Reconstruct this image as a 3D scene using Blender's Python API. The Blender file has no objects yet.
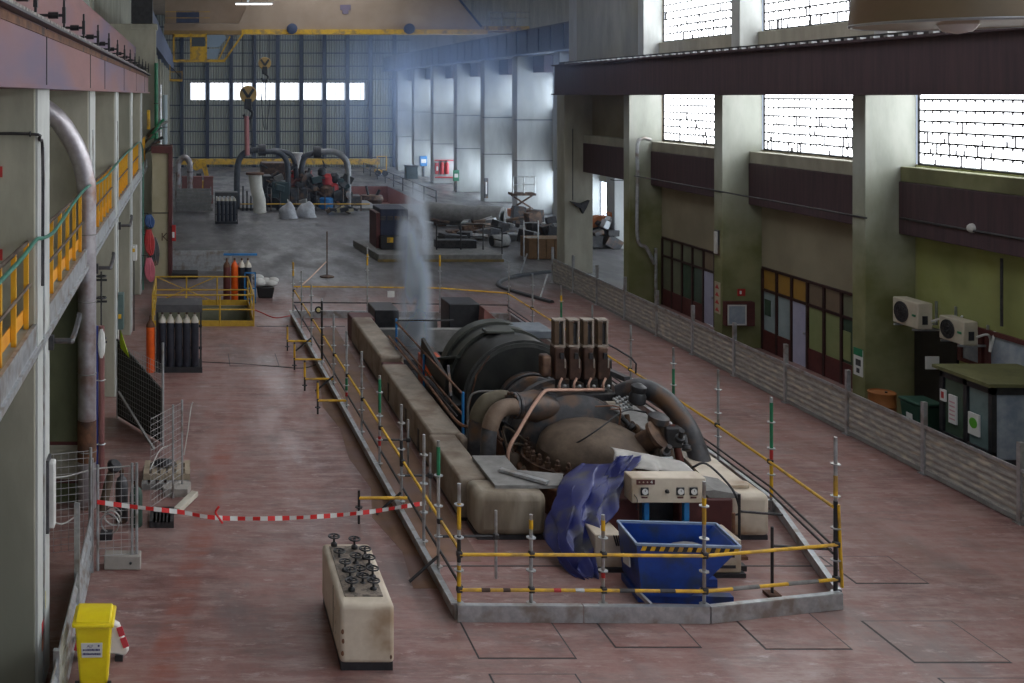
import bpy, bmesh, math, random
from mathutils import Vector, Matrix
R = math.radians
random.seed(7)
sc = bpy.context.scene
C = sc.collection

# ------------------------------------------------------------------ camera
F = 1061.0; VX = 190.0; VY = 95.0; CH = 8.0      # focal length in pixels, vanishing point, camera height
cam = bpy.data.cameras.new('camera'); camo = bpy.data.objects.new('camera', cam); C.objects.link(camo)
cam.sensor_fit = 'HORIZONTAL'; cam.sensor_width = 36.0; cam.lens = 36.0 * F / 1024.0
cam.shift_x = (512 - VX) / 1024.0; cam.shift_y = -(341.5 - VY) / 1024.0
cam.clip_start = 0.05; cam.clip_end = 400
camo.location = (0, 0, CH); camo.rotation_euler = (R(90), 0, 0)
sc.camera = camo

# ------------------------------------------------------------------ light, exposure
sc.view_settings.view_transform = 'Standard'; sc.view_settings.look = 'None'
sc.view_settings.exposure = -0.55; sc.view_settings.gamma = 1.0
sc.view_settings.use_curve_mapping = False
sc.cycles.use_denoising = True
sc.cycles.max_bounces = 8; sc.cycles.diffuse_bounces = 5; sc.cycles.volume_bounces = 1
sc.cycles.sample_clamp_indirect = 6.0
w = bpy.data.worlds.new('world'); sc.world = w; w.use_nodes = True
w.node_tree.nodes['Background'].inputs[0].default_value = (0.72, 0.84, 1.0, 1)
w.node_tree.nodes['Background'].inputs[1].default_value = 1.0
WIN = 11.0          # brightness of the frosted panes
def area(name, loc, rot, sx, sy, power, col):
    l = bpy.data.lights.new(name, 'AREA'); l.shape = 'RECTANGLE'; l.size = sx; l.size_y = sy; l.energy = power; l.color = col
    o = bpy.data.objects.new(name, l); C.objects.link(o); o.location = loc; o.rotation_euler = [R(a) for a in rot]
    return o
# added overhead fill lamps above the near hall and the far hall
area('roof_fill_near', (8, 20, 16.6), (0, 0, 0), 9, 46, 1250, (0.88, 0.93, 1.0))
area('roof_fill_far', (9, 84, 16.6), (0, 0, 0), 8, 50, 2700, (0.90, 0.94, 1.0))

# ------------------------------------------------------------------ helpers
def px(x, y, Y): return Vector(((x - VX) * Y / F, Y, CH - (y - VY) * Y / F))
def gx(x, Y): return (x - VX) * Y / F
def gy(y): return F * CH / (y - VY)
def gp(x, y): Y = gy(y); return Vector((gx(x, Y), Y, 0))

MATS = {}
def mat(name, c1, c2=None, scale=3.0, rough=0.6, metal=0.0, bump=0.0, stretch=(1, 1, 1), det=5, lo=0.35, hi=0.65,
        c3=None, s3=0.6, coat=0.0):
    if name in MATS: return MATS[name]
    m = bpy.data.materials.new(name); m.use_nodes = True; nt = m.node_tree; n = nt.nodes; L = nt.links
    b = n['Principled BSDF']; b.inputs['Roughness'].default_value = rough; b.inputs['Metallic'].default_value = metal
    if coat: b.inputs['Coat Weight'].default_value = coat
    b.inputs['Base Color'].default_value = (*c1, 1)
    if c2 or bump:
        tc = n.new('ShaderNodeTexCoord'); mp = n.new('ShaderNodeMapping'); mp.inputs['Scale'].default_value = stretch
        L.new(tc.outputs['Object'], mp.inputs[0])
        no = n.new('ShaderNodeTexNoise'); no.inputs['Scale'].default_value = scale; no.inputs['Detail'].default_value = det
        no.inputs['Roughness'].default_value = 0.65
        L.new(mp.outputs[0], no.inputs['Vector'])
    if c2:
        r = n.new('ShaderNodeValToRGB'); r.color_ramp.elements[0].position = lo; r.color_ramp.elements[1].position = hi
        r.color_ramp.elements[0].color = (*c1, 1); r.color_ramp.elements[1].color = (*c2, 1)
        L.new(no.outputs['Fac'], r.inputs[0]); out = r.outputs[0]
        if c3:
            n2 = n.new('ShaderNodeTexNoise'); n2.inputs['Scale'].default_value = s3; n2.inputs['Detail'].default_value = 4
            L.new(mp.outputs[0], n2.inputs['Vector'])
            r2 = n.new('ShaderNodeValToRGB'); r2.color_ramp.elements[0].position = .5; r2.color_ramp.elements[1].position = .66
            L.new(n2.outputs['Fac'], r2.inputs[0])
            mx = n.new('ShaderNodeMixRGB'); mx.inputs[2].default_value = (*c3, 1)
            L.new(r2.outputs[0], mx.inputs[0]); L.new(out, mx.inputs[1]); out = mx.outputs[0]
        L.new(out, b.inputs['Base Color'])
    if bump:
        bp = n.new('ShaderNodeBump'); bp.inputs['Strength'].default_value = bump; bp.inputs['Distance'].default_value = 0.03
        L.new(no.outputs['Fac'], bp.inputs['Height']); L.new(bp.outputs[0], b.inputs['Normal'])
    MATS[name] = m
    return m
def emit(name, col, strength, noise=0.0):
    if name in MATS: return MATS[name]
    m = bpy.data.materials.new(name); m.use_nodes = True; nt = m.node_tree; n = nt.nodes
    b = n['Principled BSDF']; b.inputs['Base Color'].default_value = (*col, 1); b.inputs['Roughness'].default_value = .3
    b.inputs['Emission Color'].default_value = (*col, 1); b.inputs['Emission Strength'].default_value = strength
    MATS[name] = m; return m

OFF = {}
class MB:
    def __init__(s): s.v = []; s.f = []
    def add(s, vs, fs):
        k = len(s.v); s.v += [tuple(p) for p in vs]; s.f += [tuple(i + k for i in q) for q in fs]; return s
    def box(s, x0, x1, y0, y1, z0, z1):
        return s.add([(x0,y0,z0),(x1,y0,z0),(x1,y1,z0),(x0,y1,z0),(x0,y0,z1),(x1,y0,z1),(x1,y1,z1),(x0,y1,z1)],
              [(0,3,2,1),(4,5,6,7),(0,1,5,4),(1,2,6,5),(2,3,7,6),(3,0,4,7)])
    def obox(s, c, size, rot=None):
        m = rot if rot is not None else Matrix.Identity(3)
        c = Vector(c); hx, hy, hz = [q / 2 for q in size]
        P = [c + m @ Vector(q) for q in [(-hx,-hy,-hz),(hx,-hy,-hz),(hx,hy,-hz),(-hx,hy,-hz),(-hx,-hy,hz),(hx,-hy,hz),(hx,hy,hz),(-hx,hy,hz)]]
        return s.add(P, [(0,3,2,1),(4,5,6,7),(0,1,5,4),(1,2,6,5),(2,3,7,6),(3,0,4,7)])
    def bar(s, a, b, w, h, up=(0, 0, 1)):
        a = Vector(a); b = Vector(b); d = (b - a); l = d.length; d.normalize(); u = Vector(up)
        if abs(d.dot(u)) > .98: u = Vector((0, 1, 0))
        x = d.cross(u).normalized(); z = x.cross(d)
        return s.obox((a + b) / 2, (w, l, h), Matrix((x, d, z)).transposed())
    def tube(s, pts, r, n=8, cap=True):
        P = [Vector(p) for p in pts]; N = len(P); rs = r if isinstance(r, (list, tuple)) else [r] * N
        T = []
        for i in range(N):
            t = (P[min(i + 1, N - 1)] - P[max(i - 1, 0)])
            T.append(t.normalized())
        u = Vector((0, 0, 1)) if abs(T[0].z) < .9 else Vector((1, 0, 0))
        x = T[0].cross(u).normalized(); k = len(s.v); vs = []; fs = []
        for i in range(N):
            x = (x - T[i] * x.dot(T[i])).normalized(); y = T[i].cross(x)
            for j in range(n):
                a = 2 * math.pi * j / n; vs.append(P[i] + (x * math.cos(a) + y * math.sin(a)) * rs[i])
        for i in range(N - 1):
            for j in range(n):
                a = i * n + j; b = i * n + (j + 1) % n; fs.append((a, b, b + n, a + n))
        if cap: fs.append(tuple(range(n))[::-1]); fs.append(tuple(range((N - 1) * n, N * n)))
        return s.add(vs, fs)
    def lathe(s, prof, o=(0, 0, 0), axis=(0, 0, 1), n=16, a0=0, a1=360):
        o = Vector(o); d = Vector(axis).normalized(); u = Vector((0, 0, 1)) if abs(d.z) < .9 else Vector((1, 0, 0))
        x = d.cross(u).normalized(); y = d.cross(x); full = a1 - a0 >= 360; m = n if full else n + 1; vs = []; fs = []
        for r, t in prof:
            for j in range(m):
                a = R(a0 + (a1 - a0) * j / n); vs.append(o + d * t + (x * math.cos(a) + y * math.sin(a)) * r)
        for i in range(len(prof) - 1):
            for j in range(n):
                a = i * m + j; b = i * m + (j + 1) % m; fs.append((a, b, b + m, a + m))
        if full and prof[0][0] > 1e-4: fs.append(tuple(range(m))[::-1])
        if full and prof[-1][0] > 1e-4: fs.append(tuple(range((len(prof) - 1) * m, len(prof) * m)))
        return s.add(vs, fs)
    def prism(s, poly, axis, a0, a1):
        # poly: 2D points, extruded along axis 'x','y' or 'z'
        def p3(p, a): return {'x': (a, p[0], p[1]), 'y': (p[0], a, p[1]), 'z': (p[0], p[1], a)}[axis]
        n = len(poly); vs = [p3(p, a0) for p in poly] + [p3(p, a1) for p in poly]
        fs = [tuple(range(n))[::-1], tuple(range(n, 2 * n))] + [(i, (i + 1) % n, n + (i + 1) % n, n + i) for i in range(n)]
        return s.add(vs, fs)
    def sphere(s, c, r, n=10, m=6, sc3=(1, 1, 1)):
        vs = []; fs = []
        for i in range(m + 1):
            th = math.pi * i / m
            for j in range(n):
                a = 2 * math.pi * j / n
                vs.append((c[0] + r * sc3[0] * math.sin(th) * math.cos(a), c[1] + r * sc3[1] * math.sin(th) * math.sin(a), c[2] + r * sc3[2] * math.cos(th)))
        for i in range(m):
            for j in range(n):
                a = i * n + j; b = i * n + (j + 1) % n; fs.append((a, a + n, b + n, b))
        return s.add(vs, fs)
    def torus(s, c, Rr, r, axis=(0, 0, 1), n=20, m=6):
        d = Vector(axis).normalized(); u = Vector((0, 0, 1)) if abs(d.z) < .9 else Vector((1, 0, 0))
        x = d.cross(u).normalized(); y = d.cross(x); c = Vector(c); vs = []; fs = []
        for i in range(n):
            a = 2 * math.pi * i / n; e = x * math.cos(a) + y * math.sin(a)
            for j in range(m):
                b = 2 * math.pi * j / m; vs.append(c + e * (Rr + r * math.cos(b)) + d * (r * math.sin(b)))
        for i in range(n):
            for j in range(m):
                fs.append((i * m + j, ((i + 1) % n) * m + j, ((i + 1) % n) * m + (j + 1) % m, i * m + (j + 1) % m))
        return s.add(vs, fs)
    def build(s, name, m, parent=None, bevel=0, smooth=True, seg=2):
        vs = [Vector(p) for p in s.v]
        if parent is not None: off = OFF[parent]
        else:
            xs = [p.x for p in vs]; ys = [p.y for p in vs]; zs = [p.z for p in vs]
            off = Vector(((min(xs) + max(xs)) / 2, (min(ys) + max(ys)) / 2, min(zs)))
        me = bpy.data.meshes.new(name); me.from_pydata([p - off for p in vs], [], s.f); me.update()
        b = bmesh.new(); b.from_mesh(me); bmesh.ops.recalc_face_normals(b, faces=b.faces); b.to_mesh(me); b.free()
        if smooth:
            me.polygons.foreach_set('use_smooth', [True] * len(me.polygons)); me.set_sharp_from_angle(angle=R(38))
        me.materials.append(m)
        o = bpy.data.objects.new(name, me); C.objects.link(o)
        if parent is not None: o.parent = parent; OFF[o] = off
        else: o.location = off; OFF[o] = off
        if bevel:
            bm_ = o.modifiers.new('bevel', 'BEVEL'); bm_.width = bevel; bm_.segments = seg; bm_.limit_method = 'ANGLE'; bm_.angle_limit = R(40)
        return o
def B(x0, x1, y0, y1, z0, z1): return MB().box(x0, x1, y0, y1, z0, z1)
def T(pts, r, n=8): return MB().tube(pts, r, n)
def smoothpath(pts, k=6):
    P = [Vector(p) for p in pts]; out = []
    Q = [2 * P[0] - P[1]] + P + [2 * P[-1] - P[-2]]
    for i in range(1, len(Q) - 2):
        a, b, c, d = Q[i - 1:i + 3]
        for j in range(k):
            t = j / k
            out.append(.5 * ((2 * b) + (c - a) * t + (2 * a - 5 * b + 4 * c - d) * t * t + (-a + 3 * b - 3 * c + d) * t ** 3))
    out.append(P[-1]); return out
def thing(name, label, cat, loc, group=None):
    o = bpy.data.objects.new(name, None); C.objects.link(o); o.location = loc; OFF[o] = Vector(loc); o.empty_display_size = .3
    o['label'] = label; o['category'] = cat
    if group: o['group'] = group
    return o
def tag(o, label, cat, group=None):
    o['label'] = label; o['category'] = cat
    if group: o['group'] = group
    return o
def struct(o, label=None):
    o['kind'] = 'structure'
    if label: o['label'] = label
    return o
def copy_part(o, parent, off=(0, 0, 0)):
    c = o.copy(); C.objects.link(c); c.parent = parent; c.location = o.location + Vector(off); return c
def copy_tree(root, loc, label, rz=0):
    r = root.copy(); C.objects.link(r); r.location = loc; r['label'] = label; r.rotation_euler.z = rz
    for ch in list(root.children):
        c = ch.copy(); C.objects.link(c); c.parent = r
        for g in list(ch.children):
            d = g.copy(); C.objects.link(d); d.parent = c
    return r

# ------------------------------------------------------------------ materials
CONC = mat('concrete_grey_green', (.32, .31, .245), (.42, .405, .325), 1.6, .85, bump=.25, stretch=(1, 1, .35), c3=(.25, .25, .2), s3=.5)
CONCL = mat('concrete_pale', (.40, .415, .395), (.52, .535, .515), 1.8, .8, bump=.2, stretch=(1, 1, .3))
def paint_wall():
    # yellow-green paint in the nearest bay, bare beige-grey plaster in the further bays, green again towards the foot
    m = mat('green_plaster', (.27, .29, .09), (.35, .365, .15), .8, .85, bump=.1, c3=(.20, .215, .07), s3=.4)
    nt = m.node_tree; n = nt.nodes; L = nt.links; b = n['Principled BSDF']; src = b.inputs['Base Color'].links[0].from_socket
    g = n.new('ShaderNodeNewGeometry'); sep = n.new('ShaderNodeSeparateXYZ'); L.new(g.outputs['Position'], sep.inputs[0])
    mr = n.new('ShaderNodeMapRange'); mr.inputs['From Min'].default_value = 26.3; mr.inputs['From Max'].default_value = 26.6; L.new(sep.outputs['Y'], mr.inputs['Value'])
    t = n.new('ShaderNodeTexNoise'); t.inputs['Scale'].default_value = .7; t.inputs['Detail'].default_value = 5; L.new(g.outputs['Position'], t.inputs['Vector'])
    r = n.new('ShaderNodeValToRGB'); r.color_ramp.elements[0].position = .4; r.color_ramp.elements[1].position = .62; r.color_ramp.elements[0].color = (.235, .205, .14, 1); r.color_ramp.elements[1].color = (.29, .255, .175, 1); L.new(t.outputs['Fac'], r.inputs[0])
    x = n.new('ShaderNodeMixRGB'); L.new(mr.outputs[0], x.inputs[0]); L.new(src, x.inputs[1]); L.new(r.outputs[0], x.inputs[2]); L.new(x.outputs[0], b.inputs['Base Color'])
    return m
GREENW = paint_wall()
def column_paint_falloff():
    # pale concrete above fading to green paint, window light falloff put into the colour
    m = mat('column_paint_falloff', (.31, .33, .285), (.40, .415, .37), 1.8, .8, bump=.2, stretch=(1, 1, .3))
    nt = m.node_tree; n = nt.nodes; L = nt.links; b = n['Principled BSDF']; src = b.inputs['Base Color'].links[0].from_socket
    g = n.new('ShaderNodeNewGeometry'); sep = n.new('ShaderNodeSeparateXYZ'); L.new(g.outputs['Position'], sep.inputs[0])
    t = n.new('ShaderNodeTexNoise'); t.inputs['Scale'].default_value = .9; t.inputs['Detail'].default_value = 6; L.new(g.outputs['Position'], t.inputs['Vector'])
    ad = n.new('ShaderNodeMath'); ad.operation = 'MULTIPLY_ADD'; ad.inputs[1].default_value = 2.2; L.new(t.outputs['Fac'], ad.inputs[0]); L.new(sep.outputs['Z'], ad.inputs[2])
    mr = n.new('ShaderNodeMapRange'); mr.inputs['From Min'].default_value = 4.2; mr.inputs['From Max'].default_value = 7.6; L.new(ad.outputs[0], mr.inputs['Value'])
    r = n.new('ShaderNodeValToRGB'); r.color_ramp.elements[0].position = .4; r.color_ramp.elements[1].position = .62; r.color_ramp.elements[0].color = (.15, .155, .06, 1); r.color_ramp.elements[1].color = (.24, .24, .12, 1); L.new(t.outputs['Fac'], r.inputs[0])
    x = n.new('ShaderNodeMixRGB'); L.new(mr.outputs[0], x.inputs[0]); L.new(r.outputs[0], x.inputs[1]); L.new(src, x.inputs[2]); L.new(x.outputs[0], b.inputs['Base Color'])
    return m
COLP = column_paint_falloff()
PURPLE = mat('oxide_purple_paint', (.05, .030, .038), (.08, .045, .052), 1.6, .6, stretch=(1, 5, .3))
MAROON = mat('maroon_paint', (.075, .02, .02), (.11, .03, .027), 3, .55)
MAUVE = mat('mauve_paint', (.18, .078, .076), (.24, .105, .10), .8, .55, stretch=(1, .3, 1.5), c3=(.12, .08, .13), s3=.4)
CEIL = mat('brown_ceiling', (.22, .15, .10), (.29, .21, .14), .5, .8)
WOOD = mat('dark_window_frame', (.028, .012, .012), (.05, .02, .02), 6, .5)
STEEL = mat('galvanised_steel', (.38, .40, .42), (.52, .54, .55), 9, .42, .7, c3=(.30, .27, .24), s3=3)
DSTEEL = mat('dark_steel', (.035, .036, .04), (.075, .07, .07), 6, .5, .6)
BLACK = mat('black_paint', (.012, .013, .016), (.03, .03, .034), 5, .45)
NAVY = mat('navy_steel', (.03, .045, .10), (.05, .07, .14), 2, .6)
YELL = mat('yellow_paint', (.78, .46, .02), (.60, .33, .015), 5, .45, c3=(.36, .22, .06), s3=2.5)
YELLB = mat('bright_yellow_plastic', (.85, .68, .01), (.80, .60, .01), 4, .4)
ORANGE = mat('orange_paint', (.85, .13, .01), (.70, .09, .01), 6, .4)
RED = mat('red_paint', (.50, .03, .03), (.36, .02, .02), 6, .45)
BLUE = mat('blue_paint', (.012, .06, .32), (.01, .04, .22), 4, .42, c3=(.03, .05, .12), s3=2.5)
SKYB = mat('light_blue_paint', (.02, .22, .55), (.02, .15, .4), 5, .45)
GREEN = mat('green_paint', (.02, .22, .10), (.015, .14, .07), 5, .45)
CREAM = mat('cream_enamel', (.55, .47, .37), (.66, .58, .47), 2.5, .5, bump=.05, c3=(.36, .26, .17), s3=1.3)
GRIMY = mat('grimy_cladding', (.13, .10, .07), (.23, .185, .13), 2.0, .6, bump=.15, stretch=(1.5, 1.5, .4), c3=(.30, .26, .2), s3=1.4)
CREAMD = mat('dirty_cream_cladding', (.19, .155, .118), (.30, .25, .195), 2.2, .6, bump=.1, c3=(.15, .10, .065), s3=1.5)
WHITE = mat('off_white', (.52, .52, .49), (.62, .62, .60), 5, .5)
PAPER = mat('paper_white', (.66, .66, .64))
RUST = mat('rusty_iron', (.10, .045, .025), (.19, .085, .045), 5, .8, bump=.3, c3=(.05, .03, .025), s3=2)
RUSTD = mat('dark_brown_iron', (.05, .028, .02), (.11, .06, .038), 6, .6, .2, bump=.2, c3=(.17, .10, .06), s3=3)
LAG = mat('dirty_lagging', (.075, .052, .036), (.15, .108, .075), 2.5, .75, bump=.3, c3=(.08, .055, .04), s3=1.6)
GREYM = mat('grey_machine_paint', (.045, .045, .05), (.09, .09, .097), 4, .5, .3, c3=(.15, .085, .05), s3=2)
COPPER = mat('pinkish_copper_pipe', (.48, .30, .23), (.38, .22, .16), 8, .45, .4)
SILVER = mat('silver_lagging', (.36, .33, .35), (.48, .46, .49), 5, .38, .6, bump=.15, c3=(.22, .13, .10), s3=1.4)
TARP = mat('blue_tarpaulin', (.018, .024, .14), (.035, .042, .17), 3, .32, c3=(.085, .085, .10), s3=2.6)
TARPG = mat('grey_tarpaulin', (.32, .31, .29), (.42, .40, .37), 4, .5)
RUBBER = mat('black_rubber', (.015, .015, .016))
TAN = mat('tan_panel', (.36, .32, .20), (.42, .37, .25), 1.5, .7)
REDW = mat('red_primer', (.22, .085, .075), (.28, .12, .105), 2, .7)
GREYDUST = mat('dusty_grey', (.17, .165, .16), (.25, .245, .235), 4, .8)
WOODP = mat('pallet_wood', (.30, .24, .17), (.40, .33, .24), 6, .85, stretch=(1, 6, 1))
PLATE = mat('corrugated_grey', (.26, .25, .235), (.38, .365, .335), 2.2, .55, .1, stretch=(1, 1.6, 7), lo=.42, hi=.6, c3=(.52, .47, .38), s3=1.6)
GLASSD = mat('dark_glass', (.025, .03, .03), rough=.12)
# ------------------------------------------------------------------ floor
def floor_material():
    m = bpy.data.materials.new('worn_red_floor_paint'); m.use_nodes = True; nt = m.node_tree; n = nt.nodes; L = nt.links
    b = n['Principled BSDF']
    g = n.new('ShaderNodeNewGeometry')
    def noise(scale, det, rough=.6, st=(1, 1, 1)):
        mp = n.new('ShaderNodeMapping'); mp.inputs['Scale'].default_value = st; L.new(g.outputs['Position'], mp.inputs[0])
        t = n.new('ShaderNodeTexNoise'); t.inputs['Scale'].default_value = scale; t.inputs['Detail'].default_value = det
        t.inputs['Roughness'].default_value = rough; L.new(mp.outputs[0], t.inputs['Vector']); return t.outputs['Fac']
    def ramp(src, stops):
        r = n.new('ShaderNodeValToRGB'); e = r.color_ramp.elements
        while len(e) < len(stops): e.new(.5)
        for q, (p, c) in zip(e, stops): q.position = p; q.color = (*c, 1)
        L.new(src, r.inputs[0]); return r.outputs[0]
    def mix(f, a, c):
        x = n.new('ShaderNodeMixRGB')
        for s_, v in ((0, f), (1, a), (2, c)):
            if isinstance(v, tuple): x.inputs[s_].default_value = (*v, 1)
            else: L.new(v, x.inputs[s_])
        return x.outputs[0]
    red = ramp(noise(.55, 8, .7, (1, .6, 1)), [(.36, (.155, .070, .063)), (.5, (.235, .112, .098)), (.66, (.31, .175, .158))])
    worn = ramp(noise(.35, 7, .68, (1.3, .5, 1)), [(.53, (0, 0, 0)), (.68, (1, 1, 1))])
    streak = ramp(noise(2.6, 8, .78, (.35, 1.5, 1)), [(.44, (0, 0, 0)), (.60, (1, 1, 1))])
    red = mix(streak, red, (.30, .20, .18))
    grime = ramp(noise(1.1, 8, .8, (.5, 1.2, 1)), [(.50, (0, 0, 0)), (.68, (.75, .75, .75))])
    red = mix(grime, red, (.13, .095, .09))
    c = mix(worn, red, (.185, .145, .14))
    speck = ramp(noise(3.2, 6, .75, (.55, 1.4, 1)), [(.57, (0, 0, 0)), (.68, (1, 1, 1))])
    c = mix(speck, c, (.38, .29, .27))
    dark = ramp(noise(1.7, 6, .7), [(.62, (0, 0, 0)), (.8, (.8, .8, .8))])
    c = mix(dark, c, (.10, .08, .078))
    # grey bare concrete in the far half of the hall
    sep = n.new('ShaderNodeSeparateXYZ'); L.new(g.outputs['Position'], sep.inputs[0])
    wob = n.new('ShaderNodeMath'); wob.operation = 'MULTIPLY_ADD'; wob.inputs[1].default_value = 10; L.new(noise(.12, 4), wob.inputs[0]); L.new(sep.outputs['Y'], wob.inputs[2])
    mr = n.new('ShaderNodeMapRange'); mr.inputs['From Min'].default_value = 45; mr.inputs['From Max'].default_value = 52; L.new(wob.outputs[0], mr.inputs['Value'])
    grey = ramp(noise(.55, 9, .78, (.7, .5, 1)), [(.35, (.07, .066, .068)), (.55, (.12, .113, .115)), (.72, (.22, .215, .215))])
    c = mix(mr.outputs[0], c, grey)
    # red strip of tyre marks along the left aisle
    mx = n.new('ShaderNodeMath'); mx.operation = 'MULTIPLY_ADD'; mx.inputs[1].default_value = -.123; L.new(sep.outputs['Y'], mx.inputs[0]); L.new(sep.outputs['X'], mx.inputs[2])
    r2 = ramp_in = n.new('ShaderNodeMapRange'); r2.inputs['From Min'].default_value = -2.68; r2.inputs['From Max'].default_value = -1.68; L.new(mx.outputs[0], r2.inputs['Value'])
    strip = ramp(r2.outputs[0], [(.22, (0, 0, 0)), (.34, (1, 1, 1)), (.64, (1, 1, 1)), (.78, (0, 0, 0))])
    st = n.new('ShaderNodeMixRGB'); st.blend_type = 'MULTIPLY'; st.inputs[0].default_value = 1; L.new(strip, st.inputs[1])
    L.new(ramp(noise(1.6, 6, .7, (.5, 2.2, 1)), [(.42, (.05, .05, .05)), (.62, (.75, .75, .75))]), st.inputs[2])
    inv = n.new('ShaderNodeMapRange'); inv.inputs['From Min'].default_value = 24; inv.inputs['From Max'].default_value = 31; inv.inputs['To Min'].default_value = 1; inv.inputs['To Max'].default_value = 0
    L.new(sep.outputs['Y'], inv.inputs['Value'])
    st2 = n.new('ShaderNodeMixRGB'); st2.blend_type = 'MULTIPLY'; st2.inputs[0].default_value = 1; L.new(st.outputs[0], st2.inputs[1]); L.new(inv.outputs[0], st2.inputs[2])
    c = mix(st2.outputs[0], c, (.26, .075, .05))
    L.new(c, b.inputs['Base Color'])
    rr = ramp(noise(.5, 6, .65, (1.4, .5, 1)), [(.38, (.30, .30, .30)), (.62, (.62, .62, .62))])
    L.new(rr, b.inputs['Roughness'])
    bp = n.new('ShaderNodeBump'); bp.inputs['Strength'].default_value = .12; bp.inputs['Distance'].default_value = .02
    L.new(noise(2.5, 6), bp.inputs['Height']); L.new(bp.outputs[0], b.inputs['Normal'])
    return m
FLOORM = floor_material(); MATS['floor'] = FLOORM
STAIN = mat('rust_stained_floor', (.16, .085, .045), (.24, .13, .08), 1.6, .6, c3=(.20, .12, .10), s3=.9)

holes = [(-1.25, 2.15, 36.8, 40.3), (5.66, 9.83, 20.4, 36.2), (11.6, 17.3, 78, 93)]
def floor_with_holes(x0, x1, y0, y1, holes):
    xs = sorted({x0, x1, *[h[0] for h in holes], *[h[1] for h in holes]}); ys = sorted({y0, y1, *[h[2] for h in holes], *[h[3] for h in holes]})
    m = MB(); idx = {}
    def vid(i, j):
        if (i, j) not in idx: idx[(i, j)] = len(m.v); m.v.append((xs[i], ys[j], 0))
        return idx[(i, j)]
    for i in range(len(xs) - 1):
        for j in range(len(ys) - 1):
            cx = (xs[i] + xs[i + 1]) / 2; cy = (ys[j] + ys[j + 1]) / 2
            if any(h[0] < cx < h[1] and h[2] < cy < h[3] for h in holes): continue
            m.f.append((vid(i, j), vid(i + 1, j), vid(i + 1, j + 1), vid(i, j + 1)))
    return m
fl = struct(floor_with_holes(-5, 27, -12, 121, holes).build('floor', FLOORM, smooth=False), 'worn red painted concrete floor of the turbine hall')
PITM = mat('pit_wall_green', (.14, .15, .10), (.20, .20, .14), 1.5, .85)
for k, (h, d, m_) in enumerate(zip(holes, (2.6, 3.0, 1.4), (PITM, mat('pit_dark_concrete', (.05, .047, .045), (.08, .075, .07), 2, .8), REDW))):
    p = MB(); x0, x1, y0, y1 = h
    p.box(x0 - .12, x0, y0 - .12, y1 + .12, -d, -.002).box(x1, x1 + .12, y0 - .12, y1 + .12, -d, -.002).box(x0, x1, y0 - .12, y0, -d, -.002).box(x0, x1, y1, y1 + .12, -d, -.002).box(x0 - .12, x1 + .12, y0 - .12, y1 + .12, -d - .1, -d)
    o = p.build('pit_lining', m_, fl, smooth=False)
def hatch(x0, x1, y0, y1):
    g = .025
    f = MB().box(x0, x1, y0, y0 + g, -.02, .003).box(x0, x1, y1 - g, y1, -.02, .003).box(x0, x0 + g, y0 + g, y1 - g, -.02, .003).box(x1 - g, x1, y0 + g, y1 - g, -.02, .003).build('hatch_frame', BLACK, fl, smooth=False)
    MB().box(x0 + g, x1 - g, y0 + g, y1 - g, -.02, .008).build('hatch_cover', FLOORM, f, smooth=False)
for h in [(4.09, 5.49, 15.05, 16.2), (6.15, 7.41, 15.35, 16.4), (4.12, 5.33, 13.6, 14.66), (8.3, 9.56, 15.3, 16.6), (10.2, 11.58, 14.94, 16.14),
          (10.25, 11.7, 13.4, 14.56), (10.9, 12.1, 17.36, 18.4), (1.17, 2.64, 31.3, 32.8)]: hatch(*h)
B(2.3, 5.35, 36.65, 36.75, -.02, .006).build('floor_joint', BLACK, fl, smooth=False)
B(4.2, 11.2, 18.0, 18.04, -.02, .004).build('floor_joint', BLACK, fl, smooth=False)
# rust stained strip between barrier and machine
MB().prism([(3.62, 17.2), (3.72, 18.6), (3.45, 20.1), (3.68, 21.6), (3.5, 23.4), (3.6, 25.5), (3.4, 27.2), (3.62, 29.5), (3.55, 31.5), (3.98, 31.5), (4.02, 25), (4.05, 17.2)], 'z', -.01, .003).build('stained_strip', STAIN, fl, smooth=False)
B(4.05, 5.0, 18.2, 36.6, -.01, .003).build('stained_strip', STAIN, fl, smooth=False)

# ------------------------------------------------------------------ right wall, near hall
YC = [-8.8, -1.8, 5.2, 12.3, 19.35, 26.4, 33.5, 40.6, 47.6]
XW = 18.05; XC = 16.8; XU = 17.35; ZTOP = 16.9
wr = MB()
for i in range(len(YC) - 1):
    y0 = YC[i]; y1 = YC[i + 1]
    z0 = 0 if i < 7 else 4.55
    if i in (5, 6):           # glazed fronts: opening up to 2.6 m
        wr.box(XW, XW + .35, y0, y1, 2.6, 6.25)
    elif i == 7: wr.box(XW, XW + .35, y0, y1, z0, 8.4)
    else: wr.box(XW, XW + .35, y0, y1, 0, 6.25)
    if i != 7: wr.box(XW, XW + .35, y0, y1, 9.0, 10.0)
    wr.box(XW, XW + .35, y0, y1, 14.2, ZTOP)
wall_r = struct(wr.build('wall_right', GREENW, smooth=False), 'green plastered wall with tall windows above')
MB().box(XU, XW + .35, YC[7] + .52, YC[8] + .0, 8.4, ZTOP).build('blind_wall_panel', CONC, wall_r, smooth=False)
MB().box(XU + .1, 27, YC[8] + .8, YC[8] + 1.2, 12.5, ZTOP).build('end_wall_panel', CONC, wall_r, smooth=False)
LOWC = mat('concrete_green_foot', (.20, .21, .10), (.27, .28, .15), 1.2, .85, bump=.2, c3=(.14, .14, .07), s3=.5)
for i, y in enumerate(YC):
    th = .52 if i < 8 else 1.0
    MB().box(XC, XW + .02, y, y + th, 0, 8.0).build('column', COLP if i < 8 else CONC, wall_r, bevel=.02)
    MB().box(XU, XW + .02, y, y + th, 8.0, ZTOP).build('upper_column', CONCL, wall_r, bevel=.02)
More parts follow.
